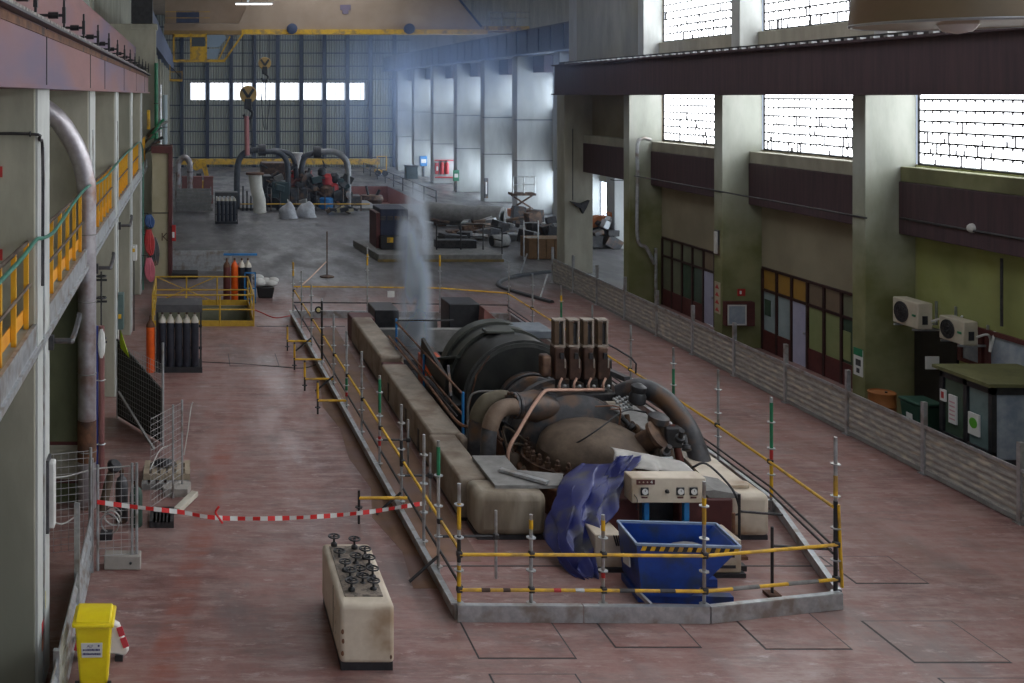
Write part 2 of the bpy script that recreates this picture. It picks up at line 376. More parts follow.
# sills, purple bands
for i in range(len(YC) - 1):
    y0 = YC[i] + .52; y1 = YC[i + 1]
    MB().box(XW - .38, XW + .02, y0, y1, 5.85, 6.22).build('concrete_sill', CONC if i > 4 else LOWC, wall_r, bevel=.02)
    MB().box(XW - .42, XW + .02, y0, y1, 4.55, 5.85).build('purple_band', PURPLE, wall_r, bevel=.02)
    if i != 7: MB().box(XW - .12, XW, y0, y1, 9.2, 10.0).build('upper_sill', CONC, wall_r, bevel=.02)
# crane beam
cb = struct(MB().box(16.25, 16.75, -10, 47.3, 8.02, 9.32).box(16.1, 16.9, -10, 47.3, 8.0, 8.06).box(16.1, 16.9, -10, 47.3, 9.28, 9.34).build('trim_1', PURPLE, smooth=False), 'long dark purple crane beam along the window wall')
MB().box(16.45, 16.6, -10, 47.3, 9.34, 9.46).build('crane_rail', DSTEEL, cb, smooth=False)
clip = B(16.11, 16.25, 2.0, 2.14, 9.34, 9.39).build('rail_clip', STEEL, cb, smooth=False)
for k in range(1, 88): copy_part(clip, cb, (0, .5 * k, 0))
# conduit along the wall
T([(17.6, 8, 4.95), (17.6, 26.3, 4.95)], .03, 6).build('conduit', DSTEEL, wall_r)
T([(16.77, 26.3, 4.95), (16.77, 40, 4.95)], .025, 6).build('conduit', DSTEEL, wall_r)
T([(17.9, 23.4, 4.4), (17.9, 23.4, 2.9)], .03, 6).build('conduit', DSTEEL, wall_r)
T(smoothpath([(17.5, 40.3, 6.3), (17.2, 40.3, 6.35), (17.0, 40.3, 6.1), (17.0, 40.3, 5), (17.0, 40.3, 2.6), (17.3, 40.2, 2.2), (17.6, 40.2, 1.6)]), .07, 8).build('drain_pipe', STEEL, wall_r)
T([(17.65, 40.2, 2.2), (17.65, 40.2, 0)], .06, 8).build('drain_pipe', STEEL, wall_r)
MB().sphere((17.62, 23.9, 5.0), .11).build('junction_box', WHITE, wall_r)

# frosted strip glass windows
PANE = emit('frosted_daylight_glass', (.93, .965, 1.0), WIN)
wn = [0]
def strip_window(x, y0, y1, z0, z1, rows, seed, pane=PANE, cols=1, extra=True):
    wn[0] += 1; rnd = random.Random(seed); th = .06
    fr = MB().box(x, x + .1, y0, y0 + .05, z0, z1).box(x, x + .1, y1 - .05, y1, z0, z1).box(x, x + .1, y0 + .05, y1 - .05, z0, z0 + .05).box(x, x + .1, y0 + .05, y1 - .05, z1 - .05, z1)
    o = struct(fr.build('window_%d' % wn[0], DSTEEL, smooth=False), 'frosted strip glass window bright with daylight')
    h = (z1 - z0 - .1) / rows; L_ = (y1 - y0 - .1) / cols
    first = None
    for r in range(rows):
        for c in range(cols):
            a = (x + .03, y0 + .05 + c * L_ + .01, z0 + .05 + r * h + .022)
            if first is None:
                first = MB().box(a[0], a[0] + th, a[1], a[1] + L_ - .02, a[2], a[2] + h - .044).build('pane', pane, o, smooth=False); f0 = a
            else: copy_part(first, o, (a[0] - f0[0], a[1] - f0[1], a[2] - f0[2]))
        if r:
            gb = B(x + .0, x + .03, y0 + .05, y1 - .05, z0 + .05 + r * h - .024, z0 + .05 + r * h + .024)
            for q in range(int((y1 - y0) / .28)): yq = y0 + .1 + .28 * q; gb.box(x - .004, x + .03, yq, yq + .028, z0 + .05 + r * h - .075, z0 + .05 + r * h + .024)
            gb.build('glazing_bar', DSTEEL, o, smooth=False)
    if extra:
        m = MB()
        for k in range(int((y1 - y0) * 7)):
            y = rnd.uniform(y0 + .1, y1 - .1); r = rnd.choice([0, 0, 0, 1, 1, 2, 3, rows - 1])
            m.box(x - .004, x + .03, y, y + .028, z0 + .05 + r * h, z0 + .05 + (r + rnd.choice([.5, 1, 1])) * h)
        m.build('broken_glazing_line', DSTEEL, o, smooth=False)
    return o
for i in range(len(YC) - 2):
    y0 = YC[i] + .53; y1 = YC[i + 1] - .01
    strip_window(XW + .05, y0, y1, 6.25, 9.0, 10, i)
    strip_window(XW + .05, y0, y1, 10.0, 14.2, 15, 40 + i)

# ------------------------------------------------------------------ right side of the far hall
FC = [55, 63.2, 71.4, 79.3, 87.5, 96, 104.2, 112.4]
FX = 22.0; FW = 24.4
wf = MB()
ys = [47.6] + FC + [118]
for i in range(len(ys) - 1):
    y0, y1 = ys[i], ys[i + 1]
    wf.box(FW, FW + .3, y0, y1, 0, .7).box(FW, FW + .3, y0, y1, 2.9, 7.1).box(FW, FW + .3, y0, y1, 9.3, ZTOP)
wall_f = struct(wf.build('wall_far_right', CONC, smooth=False), 'far hall side wall between tall concrete fins')
FINC = mat('pale_fin_concrete', (.31, .32, .32), (.40, .41, .41), 1.2, .8, bump=.1, stretch=(1, 1, .3))
for y in FC:
    MB().box(FX, FW + .02, y, y + 1.1, 0, 10.6).build('concrete_fin', FINC, wall_f, bevel=.03)
    for zz in (3.55, 6.3): B(FX - .012, FW, y - .012, y + .5, zz, zz + .05).build('fin_joint', DSTEEL, wall_f, smooth=False)
    B(23.1, FW, y - 2.2, y, 9.5, 10.6).build('purple_band', PURPLE, wall_f, smooth=False)
PANE2 = emit('far_daylight_glass', (.80, .91, 1.0), WIN * 0.9)
for i in range(len(ys) - 1):
    y0 = ys[i] + (1.15 if i else 1.3); y1 = ys[i + 1] - .02
    strip_window(FW + .05, y0, y1, .7, 2.9, 1, 80 + i, PANE2, 5, False)
    strip_window(FW + .05, y0, y1, 7.1, 9.3, 1, 90 + i, PANE2, 5, False)
NAVYB = mat('dark_blue_beam', (.022, .03, .06), (.035, .045, .085), 2, .6)
fb = struct(MB().box(21.5, 22.3, 49, 118, 10.65, 12.1).box(21.3, 22.5, 49, 118, 10.6, 10.68).build('trim_2', NAVYB, smooth=False), 'dark blue crane beam high on the far right')
for k in range(30): B(21.44, 21.5, 50 + 2.2 * k, 50.08 + 2.2 * k, 10.68, 12.1).build('stiffener', NAVYB, fb, smooth=False)
B(21.8, 21.95, 49, 118, 12.1, 12.25).build('crane_rail', DSTEEL, fb, smooth=False)

# ------------------------------------------------------------------ back wall
def clad_material():
    m = bpy.data.materials.new('ribbed_grey_cladding'); m.use_nodes = True; nt = m.node_tree; n = nt.nodes; L = nt.links; b = n['Principled BSDF']
    g = n.new('ShaderNodeNewGeometry'); wv = n.new('ShaderNodeTexWave'); wv.inputs['Scale'].default_value = 1.1; wv.bands_direction = 'X'
    L.new(g.outputs['Position'], wv.inputs['Vector'])
    r = n.new('ShaderNodeValToRGB'); e = r.color_ramp.elements; e[0].position = .05; e[0].color = (.22, .22, .175, 1); e[1].position = .3; e[1].color = (.36, .36, .285, 1)
    L.new(wv.outputs['Fac'], r.inputs[0]); L.new(r.outputs[0], b.inputs['Base Color']); b.inputs['Roughness'].default_value = .6
    bp = n.new('ShaderNodeBump'); bp.inputs['Distance'].default_value = .08; L.new(wv.outputs['Fac'], bp.inputs['Height']); L.new(bp.outputs[0], b.inputs['Normal'])
    return m
CLAD = clad_material()
DNAVY = mat('dark_navy_post', (.010, .012, .026), (.018, .02, .04), 2, .6)
YB = 118.0; sc_b = YB / F
wb = MB().box(-5, 27, YB, YB + .3, 0, 7.4).box(-5, 0.05, YB, YB + .3, 7.4, 9.4).box(19.5, 27, YB, YB + .3, 7.4, 9.4).box(-5, 27, YB, YB + .3, 9.4, ZTOP)
wall_b = struct(wb.build('wall_back', CLAD, smooth=False), 'ribbed grey metal cladding of the far end wall')
xs = [gx(x, YB) for x in (155, 182, 207.5, 231, 254, 277.5, 301, 324, 347, 370, 394)]
for x in xs: B(x - .19, x + .19, YB - .5, YB, 0, ZTOP).build('wall_post', DNAVY, wall_b, smooth=False)
for k in range(11):
    z = 1.0 + 1.45 * k
    if 7.2 < z < 9.5: continue
    B(-5, 24.4, YB - .15, YB, z, z + .11).build('wall_girt', DNAVY, wall_b, smooth=False)
B(-1, 21, YB - .55, YB - .3, .3, .95).build('yellow_base_rail', YELL, wall_b, smooth=False)
PANE3 = emit('end_window_glass', (.95, .975, 1.0), WIN * .4)
for i in range(8):
    x0 = xs[i + 1] + .27 if i else .05; x1 = xs[i + 2] - .27 if i < 7 else gx(364.5, YB)
    wn[0] += 1
    o = struct(MB().box(x0 - .05, x1 + .05, YB - .05, YB + .1, 7.38, 7.46).box(x0 - .05, x1 + .05, YB - .05, YB + .1, 9.34, 9.42).build('window_%d' % wn[0], DSTEEL, smooth=False), 'bright window in the far end wall')
    n_ = 4; L_ = (x1 - x0) / n_
    for k in range(n_): B(x0 + k * L_ + .05, x0 + (k + 1) * L_ - .05, YB + .05, YB + .09, 7.46, 9.34).build('pane', PANE3, o, smooth=False)

# ------------------------------------------------------------------ left wall
LX = -2.0
YL = [-7.9, -.7, 6.5, 13.7, 20.9, 28.1, 35.3, 42.5]
GREENP = mat('dark_green_boarding', (.085, .095, .05), (.13, .14, .075), 1.5, .8, stretch=(1, 8, .4))
wl = MB().box(-4.9, -4.6, -12, 50, 0, ZTOP)
wall_l = struct(wl.build('wall_left', CONC, smooth=False), 'grey concrete wall behind the raised walkway')
B(-4.6, -4.5, -12, 50, 0, 4.4).build('green_boarding', GREENP, wall_l, smooth=False)
for z in (1.2, 2.4): B(-4.5, -4.44, -12, 50, z, z + .08).build('maroon_batten', MAROON, wall_l, smooth=False)
for y in YL:
    MB().box(-4.6, LX, y, y + 1.2, 0, 8.1).build('column', CONC, wall_l, bevel=.02)
    MB().box(LX, LX + .03, y + .02, y + 1.18, 0, 8.1).build('column_face', CONCL, wall_l, smooth=False)
    B(LX + .03, LX + .05, y + .52, y + .60, 0, 7.3).build('cable_duct', STEEL, wall_l, smooth=False)
lb = struct(MB().box(-2.6, -1.93, -12, 49, 8.12, 8.9).box(-2.6, -1.85, -12, 49, 8.08, 8.13).build('trim_3', MAUVE, smooth=False), 'faded mauve crane beam over the left columns')
for y in (7.1, 14.25, 20.5, 24, 31, 38, 45): B(-1.935, -1.92, y, y + .04, 8.13, 8.9).build('beam_joint', BLACK, lb, smooth=False)
HOLE = mat('perforated_steel', (.30, .28, .25), (.09, .08, .07), 7, .6, lo=.45, hi=.55)
B(-2.0, -1.80, -12, 49, 8.9, 8.93).build('cable_ledge', BLACK, lb, smooth=False)
B(-2.02, -1.98, -12, 49, 8.93, 9.06).build('perforated_strip', HOLE, lb, smooth=False)
MB().box(-1.932, -1.915, -12, 49, 8.78, 8.88).build('rust_streak', RUST, lb, smooth=False)
MB().box(-2.75, -2.5, -12, 49, 8.9, 10.2).build('upper_mauve_panel', MAUVE, lb, smooth=False)
br = MB().box(-2.5, -1.86, 7.0, 7.05, 9.16, 9.2).box(-1.89, -1.84, 6.98, 7.07, 9.06, 9.3).box(-1.88, -1.85, 7.0, 7.05, 9.0, 9.42).tube([(-2.1, 7.02, 9.18), (-1.95, 7.02, 9.18)], .05, 8).build('conductor_bracket', BLACK, lb)
for k in range(1, 15): copy_part(br, lb, (0, 2.9 * k, 0))
for y in (9, 16, 23, 30, 37, 44): B(-4.55, -4.2, y, y + .35, 10.2, ZTOP).build('upper_strip', CONCL, wall_l, smooth=False)
# boarded screen under the walkway beside the silver pipe
for (z0, z1, m_, nm) in ((1.2, 4.7, GREENP, 'screen_board'), (.46, 1.13, CONC, 'screen_board'), (0, .38, GREENP, 'screen_board'), (1.13, 1.2, MAROON, 'maroon_batten'), (.38, .46, MAROON, 'maroon_batten')):
    B(-4.55, -2.1, 20.82, 20.9, z0, z1).build(nm, m_, wall_l, smooth=False)
for k, (z, c) in enumerate(((.75, RED), (.9, mat('graffiti_teal', (.05, .25, .24))), (1.02, mat('graffiti_yellow', (.5, .45, .1))), (.6, mat('graffiti_orange', (.55, .2, .1))))):
    B(LX + .03, LX + .036, 14.1 + .12 * (k % 3), 14.22 + .12 * (k % 3), z, z + .22).build('graffiti', c, wall_l, smooth=False)
# walkway
wk = struct(MB().box(-4.5, LX - .02, -12, 49, 4.72, 5.0).build('walkway', CONC, smooth=False), 'concrete walkway halfway up the left wall')
B(LX - .03, LX + .02, -12, 49, 4.7, 5.04).build('walkway_edge', STEEL, wk, smooth=False)
B(LX - .02, LX + .06, -12, 49, 4.66, 4.74).build('walkway_edge', STEEL, wk, smooth=False)
# far left structure
we = struct(MB().box(-5, -1.62, 50, 51, 0, 11.2).box(-5, -1.55, 49.9, 51, 11.1, 11.35).box(-5, -4.6, 51, 118, 0, ZTOP).build('wall_far_left', CONC, smooth=False), 'grey concrete block wall past the end of the walkway')
for y in (58, 66, 74, 82, 90, 98, 106): MB().box(-4.6, -2.05, y, y + .8, 0, 10.5).build('column', CONC, we, bevel=.02)
fb2 = struct(MB().box(-2.6, -1.8, 51, 118, 10.6, 12.1).build('trim_4', NAVY, smooth=False), 'dark blue crane beam high on the far left')
B(-2.75, -1.75, 49.6, 50.2, 11.36, ZTOP).build('dark_opening', BLACK, we, smooth=False)
# ceiling
struct(B(-5, 27, -12, 121, ZTOP, ZTOP + .2).build('ceiling', CEIL, smooth=False), 'brown ceiling of the hall')
ROOFGLOW = emit('added_roof_glow', (.93, .96, 1.0), .25)  # added glow panels under the ceiling, not known roof windows
for (x0, x1, y0, y1) in ((3.5, 12.5, -3, 43), (5, 13, 59, 109)):
    wn[0] += 1
    o = struct(MB().box(x0 - .15, x1 + .15, y0 - .15, y0, 16.72, 16.9).box(x0 - .15, x1 + .15, y1, y1 + .15, 16.72, 16.9).box(x0 - .15, x0, y0, y1, 16.72, 16.9).box(x1, x1 + .15, y0, y1, 16.72, 16.9).build('window_%d' % wn[0], DSTEEL, smooth=False), 'long added glow panel in the ceiling, out of view')
    n_ = int((y1 - y0) / 2); d_ = (y1 - y0) / n_
    for k in range(n_): B(x0, x1, y0 + k * d_ + .04, y0 + (k + 1) * d_ - .04, 16.78, 16.82).build('pane', ROOFGLOW, o, smooth=False)
# ------------------------------------------------------------------ scaffold barrier around the machine
sb = thing('scaffold_barrier', 'tube scaffold guard rail with yellow rails and toe boards around the turbine', 'barrier', (7.5, 27, 0))
BANDC = {'g': GREEN, 'y': YELL, 'r': RED, 'k': BLACK}
def std_post(x, y, h, bands=(), base=True):
    m = MB().tube([(x, y, 0.03), (x, y, h)], .028, 8)
    z = .22
    while z < h - .15:
        m.lathe([(.028, 0), (.075, .0), (.075, .014), (.028, .014)], (x, y, z), n=8); z += .5
    if base: m.box(x - .07, x + .07, y - .07, y + .07, 0, .02)
    o = m.build('standard', STEEL, sb)
    for (c, z0, z1) in bands: T([(x, y, z0), (x, y, z1)], .032, 8).build('paint_band', BANDC[c], o)
    return o
def rail(a, b, m=YELL, r=.026, name='guard_rail', bands=()):
    o = T([a, b], r, 8).build(name, m, sb)
    a = Vector(a); b = Vector(b)
    for (t0, t1, mm) in bands: T([a.lerp(b, t0), a.lerp(b, t1)], r + .004, 8).build('tape_band', mm, o)
    return o
def couple(p): MB().box(p[0] - .045, p[0] + .045, p[1] - .045, p[1] + .045, p[2] - .045, p[2] + .045).build('coupler', DSTEEL, sb, bevel=.015)
A = (4.12, 16.25); Dp = (7.85, 16.2); E = (10.1, 16.6)
front = [(4.12, 16.25, 2.05, [('y', .25, .8), ('k', .85, 1.25), ('y', 1.35, 1.75)]), (5.22, 16.24, 1.58, [('y', 1.36, 1.5)]), (6.32, 16.23, 1.58, [('y', 1.34, 1.5), ('r', .62, .72)]),
         (7.85, 16.2, 2.1, [('y', 1.45, 1.85)]), (10.1, 16.6, 2.65, [('k', .2, 1.3), ('y', 1.7, 2.05), ('k', 1.3, 1.65)])]
for p in front: std_post(*p)
for z, bd in ((.98, [[], [], [], []]), (.44, [[(.3, .42, RUSTD), (.6, .7, RUSTD)], [(.3, .4, RED), (.6, .72, STEEL)], [(.15, .3, DSTEEL), (.55, .7, DSTEEL)], [(.2, .4, GREYDUST), (.62, .85, GREYDUST)]])):
    for i in range(4):
        a = front[i]; b = front[i + 1]
        rail((a[0], a[1] - .04, z), (b[0], b[1] - .04, z), YELL, .027, bands=bd[i]); couple((a[0], a[1] - .02, z))
    couple((E[0], E[1] - .02, z))
def toe(a, b, n=1):
    a = Vector((*a, 0)); b = Vector((*b, 0))
    for i in range(n):
        p = a.lerp(b, i / n); q = a.lerp(b, (i + 1) / n); g = (q - p).normalized() * .01; nrm = Vector((-(q - p).y, (q - p).x, 0)).normalized()
        MB().bar(p + g + Vector((0, 0, .13)), q - g + Vector((0, 0, .13)), .04, .24).bar(p + g + nrm * .03 + Vector((0, 0, .25)), q - g + nrm * .03 + Vector((0, 0, .25)), .09, .02).build('toe_board', STEEL, sb, smooth=False)
toe((4.05, 16.1), (7.87, 16.05), 2); toe((7.87, 16.05), (10.15, 16.5))
# left line
def lx(Y): return 4.12 - (Y - 16.25) * .019
LYS = [17.5, 18.5, 20.3, 22.4, 24.5, 26.6, 28.7, 30.9, 33.2, 35.7, 38.1]
lb_ = [[('g', 1.7, 2.2)], [], [('k', .9, 1.4)], [('g', 1.3, 2.0), ('r', .6, .8)], [], [('g', .6, .9), ('r', .45, .55)], [], [('k', .3, 2.0)], [], [], [('y', 1.5, 2.0)]]
prev = A
for Y, b_ in zip(LYS, lb_):
    std_post(lx(Y), Y, 2.3 if Y < 18 else 2.08, b_)
    if Y != 18.5:
        rail((prev[0] + .04, prev[1], .98), (lx(Y) + .04, Y, .98), YELL, .026); couple((lx(Y) + .02, Y, .98))
        rail((prev[0] + .04, prev[1], .46), (lx(Y) + .04, Y, .46), DSTEEL, .024)
        prev = (lx(Y), Y)
for a, b in zip([16.15] + LYS[1:-1:2], LYS[1::2] + [38.2]): toe((lx(a) - .07, a), (lx(b) - .07, b))
# outriggers on the aisle side
for (Y, dx, z, c) in [(33.2, -.75, .3, YELL), (30.9, -.8, .3, YELL), (28.7, -.78, .32, YELL), (26.6, -.72, .34, YELL), (19.8, -.9, .48, YELL)]:
    x = lx(Y); rail((x, Y, z), (x + dx, Y, z), c, .03, 'outrigger')
    tp_ = .5 if Y > 22 else .14; o = T([(x + dx, Y, .0), (x + dx, Y, z + tp_)], .024, 8).build('outrigger_leg', DSTEEL, sb)
    if Y > 22: T([(x + dx, Y, z + .05), (x + dx, Y, z + .45)], .03, 8).build('paint_band', YELL, o)
    MB().lathe([(.03, 0), (.07, 0), (.07, .02), (.03, .02)], (x + dx, Y, z - .18), n=8).build('coupler', DSTEEL, sb)
for (Y, dx) in [(17.5, .95), (20.3, .55), (22.4, .6)]:
    x = lx(Y); rail((x, Y, .72), (x + dx, Y, .72), DSTEEL, .022, 'outrigger'); T([(x + dx, Y, .03), (x + dx, Y, 1.15)], .024, 8).build('outrigger_leg', STEEL, sb); couple((x + dx, Y, .72))
for Y in (17.5, 20.3, 28.7, 33.2): T([(lx(Y), Y, .4), (lx(Y) - .5, Y - .1, .02)], .026, 8).build('raking_foot', DSTEEL, sb)
# right line
RP = [(10.1, 16.6, 0), (11.15, 20.35, 2.2, [('g', 1.2, 2.1), ('y', .3, .9), ('r', 1.0, 1.2)]), (11.25, 22.6, 2.15, []), (11.3, 24.8, 2.1, [('g', 1.0, 1.6)]), (11.3, 27.2, 2.1, []),
      (11.3, 29.8, 2.1, []), (11.3, 32.3, 2.2, [('g', 1.2, 1.7), ('y', 1.7, 1.9)]), (11.3, 35.0, 2.1, []), (11.3, 37.6, 2.1, [])]
for i in range(1, len(RP)):
    a, b = RP[i - 1], RP[i]; std_post(b[0], b[1], b[2], b[3])
    za = 1.56 if i == 1 else .97
    rail((a[0] - .04, a[1], za), (b[0] - .04, b[1], .97), YELL, .026); couple((b[0] - .02, b[1], .97))
    for z in (.5, .38): rail((a[0] - .04, a[1], z + (.45 if i == 1 else 0)), (b[0] - .04, b[1], z), DSTEEL, .02)
    toe((a[0] + .08, a[1]), (b[0] + .08, b[1]))
for (x, Y, z) in [(9.5, 18.35, .8), (9.3, 16.95, .8)]:
    T([(x, Y, .05), (x, Y, z + .3)], .024, 8).build('outrigger_leg', DSTEEL, sb); rail((x, Y, z), (10.3, Y + .1, z - .1), DSTEEL, .022, 'outrigger')
    MB().box(x - .1, x + .1, Y - .1, Y + .1, 0, .05).build('base_plate', RUST, sb)
T([(10.13, 16.58, 1.6), (10.2, 16.6, .3)], .026, 8).build('brace', YELL, sb)
# back line
BP = [(3.72, 38.1), (6.35, 38.0), (8.9, 37.8), (11.3, 37.6)]
for i in range(1, 4):
    a, b = BP[i - 1], BP[i]
    if i < 3: std_post(b[0], b[1], 2.6 if i == 1 else 2.1, [('y', 1.9, 2.3)])
    rail((a[0], a[1], 1.12), (b[0], b[1], 1.12 if i < 3 else .97), YELL, .028); rail((a[0], a[1], .55), (b[0], b[1], .55), DSTEEL, .022); toe(a, b)
MB().lathe([(0, 0), (.13, 0), (.13, .03), (0, .03)], px(318.5, 310, 37.9), (0, 1, 0), 16).build('warning_disc', BLACK, sb); MB().lathe([(0, 0), (.075, 0), (.075, .01), (0, .01)], px(318.5, 310, 37.87), (0, 1, 0), 16).build('disc_centre', mat('pale_yellow', (.6, .55, .25)), sb)
B(7.05, 7.3, 37.86, 37.88, .78, 1.0).build('notice', PAPER, sb, smooth=False)

# ------------------------------------------------------------------ machine: cream cladding of the bedplate
bed = thing('bedplate_cladding', 'dirty cream sheet cladding boxes around the foot of the turbine', 'machine base', (7.8, 27, 0))
def clad(x0, x1, y0, y1, z0, z1, m=CREAMD, bev=.07, name='cladding_box'):
    o = B(x0, x1, y0, y1, z0 + .06, z1).build(name, m, bed, bevel=bev, seg=3)
    B(x0 + .03, x1 - .03, y0 + .03, y1 - .03, 0.0, z0 + .08).build('plinth', BLACK, o, smooth=False)
    return o
clad(5.2, 5.85, 29.0, 34.2, .0, .85, CREAMD)
clad(5.22, 5.8, 28.4, 28.95, .05, .72, MAROON, .02)
clad(5.1, 5.78, 22.5, 28.3, .0, .83, CREAMD, .05)
clad(5.05, 5.62, 19.9, 22.48, .0, .82, CREAMD, .05); clad(5.62, 5.8, 22.0, 22.45, .5, .86, CREAMD)
clad(5.14, 6.42, 19.05, 19.85, .0, .84, GRIMY, .14)
for (Y, z) in ((27.2, .15), (25.0, .15), (23.6, .1)): B(5.085, 5.125, Y, Y + .16, z, z + .45).build('vent_slot', BLACK, bed, smooth=False)
MB().prism([(5.55, 19.3), (6.75, 19.3), (7.0, 19.9), (6.2, 20.1), (6.2, 20.9), (5.55, 20.9)], 'z', .84, .90).build('cover_plate', GREYDUST, bed, smooth=False)
MB().bar((5.85, 20.0, .94), (6.5, 19.3, .95), .12, .05).build('loose_channel', STEEL, bed, smooth=False)
clad(9.72, 10.42, 19.05, 19.85, .0, .82, CREAM, .1)
MB().prism([(9.0, 19.35), (10.2, 19.35), (10.3, 21.2), (9.75, 21.2), (9.6, 20.0), (9.0, 19.9)], 'z', .83, .88).build('cover_plate', CREAM, bed, smooth=False)
clad(9.85, 10.45, 20.0, 25, .0, .72, GREYDUST, .05); clad(9.85, 10.4, 25.1, 34, .0, .72, CREAMD, .05)
T(smoothpath([(5.8, 31, .95), (5.8, 26, .95), (5.78, 23.2, .92), (5.95, 22.6, .92), (6.3, 22.5, .92), (6.5, 22.1, .8)], 4), .035, 6).build('edge_pipe', RUST, bed)
T([(5.9, 30.8, .9), (5.9, 23.4, .9)], .025, 6).build('edge_pipe', DSTEEL, bed)
B(6.0, 9.7, 34.3, 34.6, -.3, .42).build('cross_beam', GREYDUST, bed, bevel=.02); B(6.0, 7.6, 31.6, 33.4, -.2, .12).build('deck_plate', GREYM, bed, bevel=.02)
B(6.0, 8.4, 36.0, 36.5, -.2, .35).build('cross_beam', GREYDUST, bed, bevel=.02)
B(5.25, 6.0, 34.4, 35.4, .0, .75).build('end_box', MAROON, bed, bevel=.03); B(6.1, 6.9, 35.0, 36.4, .0, .9).build('end_box', BLACK, bed, bevel=.03)
B(8.5, 9.5, 34.8, 36, -.2, 1.15).build('end_box', BLACK, bed, bevel=.03); MB().prism([(9.4, -.1), (10.2, -.1), (10.2, .5), (9.5, 1.1)], 'y', 34.2, 36).build('end_box', REDW, bed)
B(6.25, 6.75, 28.6, 29.1, .2, .95).build('junction_box', mat('orange_red_paint', (.52, .09, .03), (.4, .06, .02), 4, .5), bed, bevel=.02)
# blue hand rail by the pit edge
for (x, Y, h) in ((5.95, 30.6, 1.55), (5.95, 27.0, 1.4), (5.97, 23.2, 1.5)):
    T([(x, Y, .0), (x, Y, h)], .03, 8).build('rail_post', SKYB, bed)
for z0 in (1.45, 1.0): T([(5.95, 30.6, z0), (5.97, 23.2, z0)], .028, 8).build('hand_rail', RUST, bed)
T([(5.95, 30.6, 1.5), (7.6, 30.6, 1.5)], .025, 8).build('hand_rail', DSTEEL, bed); T([(5.97, 23.2, .5), (5.9, 29, .4)], .025, 8).build('hand_rail', LAG, bed)

# ------------------------------------------------------------------ generator
gen = thing('generator', 'black cylindrical generator housing with ribbed rings behind the turbine', 'generator', (7.8, 28, 0))
GENM = mat('black_green_enamel', (.008, .009, .009), (.018, .02, .019), 2.5, .5, c3=(.03, .03, .026), s3=1.2)
GRIB = mat('worn_dark_green', (.028, .032, .027), (.055, .06, .05), 3, .55)
GRY = mat('dusty_black_green', (.03, .032, .031), (.06, .062, .06), 3, .55)
MB().lathe([(1.30, 0), (1.36, .15), (1.36, 1.2), (1.32, 1.25), (1.32, 2.6), (1.28, 2.9), (.9, 3.0)], (7.8, 24.75, .85), (0, 1, 0), 40).build('housing', GENM, gen)
for (y, r, m_, t) in ((24.72, 1.37, GRY, .05), (24.78, 1.43, GRY, .03), (26.2, 1.40, GRIB, .35), (27.0, 1.38, GRIB, .4)):
    MB().lathe([(r - .12, 0), (r, 0), (r, t), (r - .12, t)], (7.8, y, .85), (0, 1, 0), 40).build('ring_rib', m_, gen)
MB().lathe([(1.3, 0), (1.28, -.03), (.75, -.05), (.0, -.05)], (7.8, 24.74, .85), (0, 1, 0), 40).build('end_shield', GENM, gen)
MB().lathe([(.70, 0), (.74, .03), (.74, .5), (.6, .55)], (7.85, 24.1, .85), (0, 1, 0), 32).build('coupling_cover', GREYM, gen)
MB().torus((7.85, 24.25, .85), .76, .04, (0, 1, 0), 32, 6).build('cover_band', BLACK, gen)
B(7.2, 7.9, 25.8, 26.2, 2.19, 2.26).build('top_plate', GRIB, gen, bevel=.02); B(8.1, 9.0, 26.3, 27.3, 1.95, 2.16).build('top_plate', mat('blue_grey_dusty', (.10, .12, .15), (.16, .18, .20), 3, .6), gen, bevel=.03)
MB().bar((6.2, 27.3, 1.2), (6.75, 26.2, 1.55), .5, .06).build('side_plate', GRIB, gen, smooth=False)
MB().bar((6.1, 25.2, 1.05), (6.0, 27.4, 1.5), .08, .5).build('side_plate', GENM, gen, smooth=False)
MB().bar((6.15, 25.0, .8), (6.3, 25.9, 1.3), .06, .3).build('side_plate', GREYM, gen, smooth=False)
for s in (-1, 1): B(7.8 + s * 1.5 - .2, 7.8 + s * 1.5 + .2, 25, 27.6, -.4, .7).build('foot', GENM, gen, bevel=.03)
MB().tube([(6.42, 24.6, .6), (6.65, 24.62, 1.5), (6.95, 24.62, 1.95)], .02, 6).build('rusty_edge', RUST, gen)
T(smoothpath([(6.35, 24.3, .2), (6.38, 24.3, .95), (6.6, 24.3, 1.2), (7.4, 24.2, 1.22)]), .025, 6).build('thin_pipe', GREYDUST, gen)

# ------------------------------------------------------------------ turbine
tb = thing('steam_turbine', 'stripped brown steam turbine casing with bolted flange and thick bent pipes', 'turbine', (7.85, 22, 0))
def dome(c, rx, ry, rz, n=28, m=12, dent=.03, seed=1):
    rnd = random.Random(seed); mb = MB(); vs = []; fs = []
    for i in range(m + 1):
        th = .5 * math.pi * i / m
        for j in range(n):
            a = 2 * math.pi * j / n; k = 1 + dent * math.sin(3 * a + i) * math.sin(2.1 * i)
            vs.append((c[0] + rx * k * math.sin(th) * math.cos(a), c[1] + ry * k * math.sin(th) * math.sin(a), c[2] + rz * math.cos(th) ** .8))
    for i in range(m):
        for j in range(n): fs.append((i * n + j, (i + 1) * n + j, (i + 1) * n + (j + 1) % n, i * n + (j + 1) % n))
    return mb.add(vs, fs)
dome((8.0, 21.15, .72), 1.08, 1.05, .78).build('upper_casing', LAG, tb)
MB().lathe([(.8, 0), (1.1, .15), (1.12, .9), (1.2, .95), (1.2, 1.1), (1.0, 1.2), (.9, 1.5), (.8, 2.0)], (7.95, 21.75, .72), (0, 1, 0), 32).build('rear_casing', GREYM, tb)
fl_ = MB(); n = 40; vs = []; 
for zz in (.55, .74):
    for k in range(n):
        a = 2 * math.pi * k / n; vs.append((7.98 + 1.3 * math.cos(a), 21.25 + 1.25 * math.sin(a), zz))
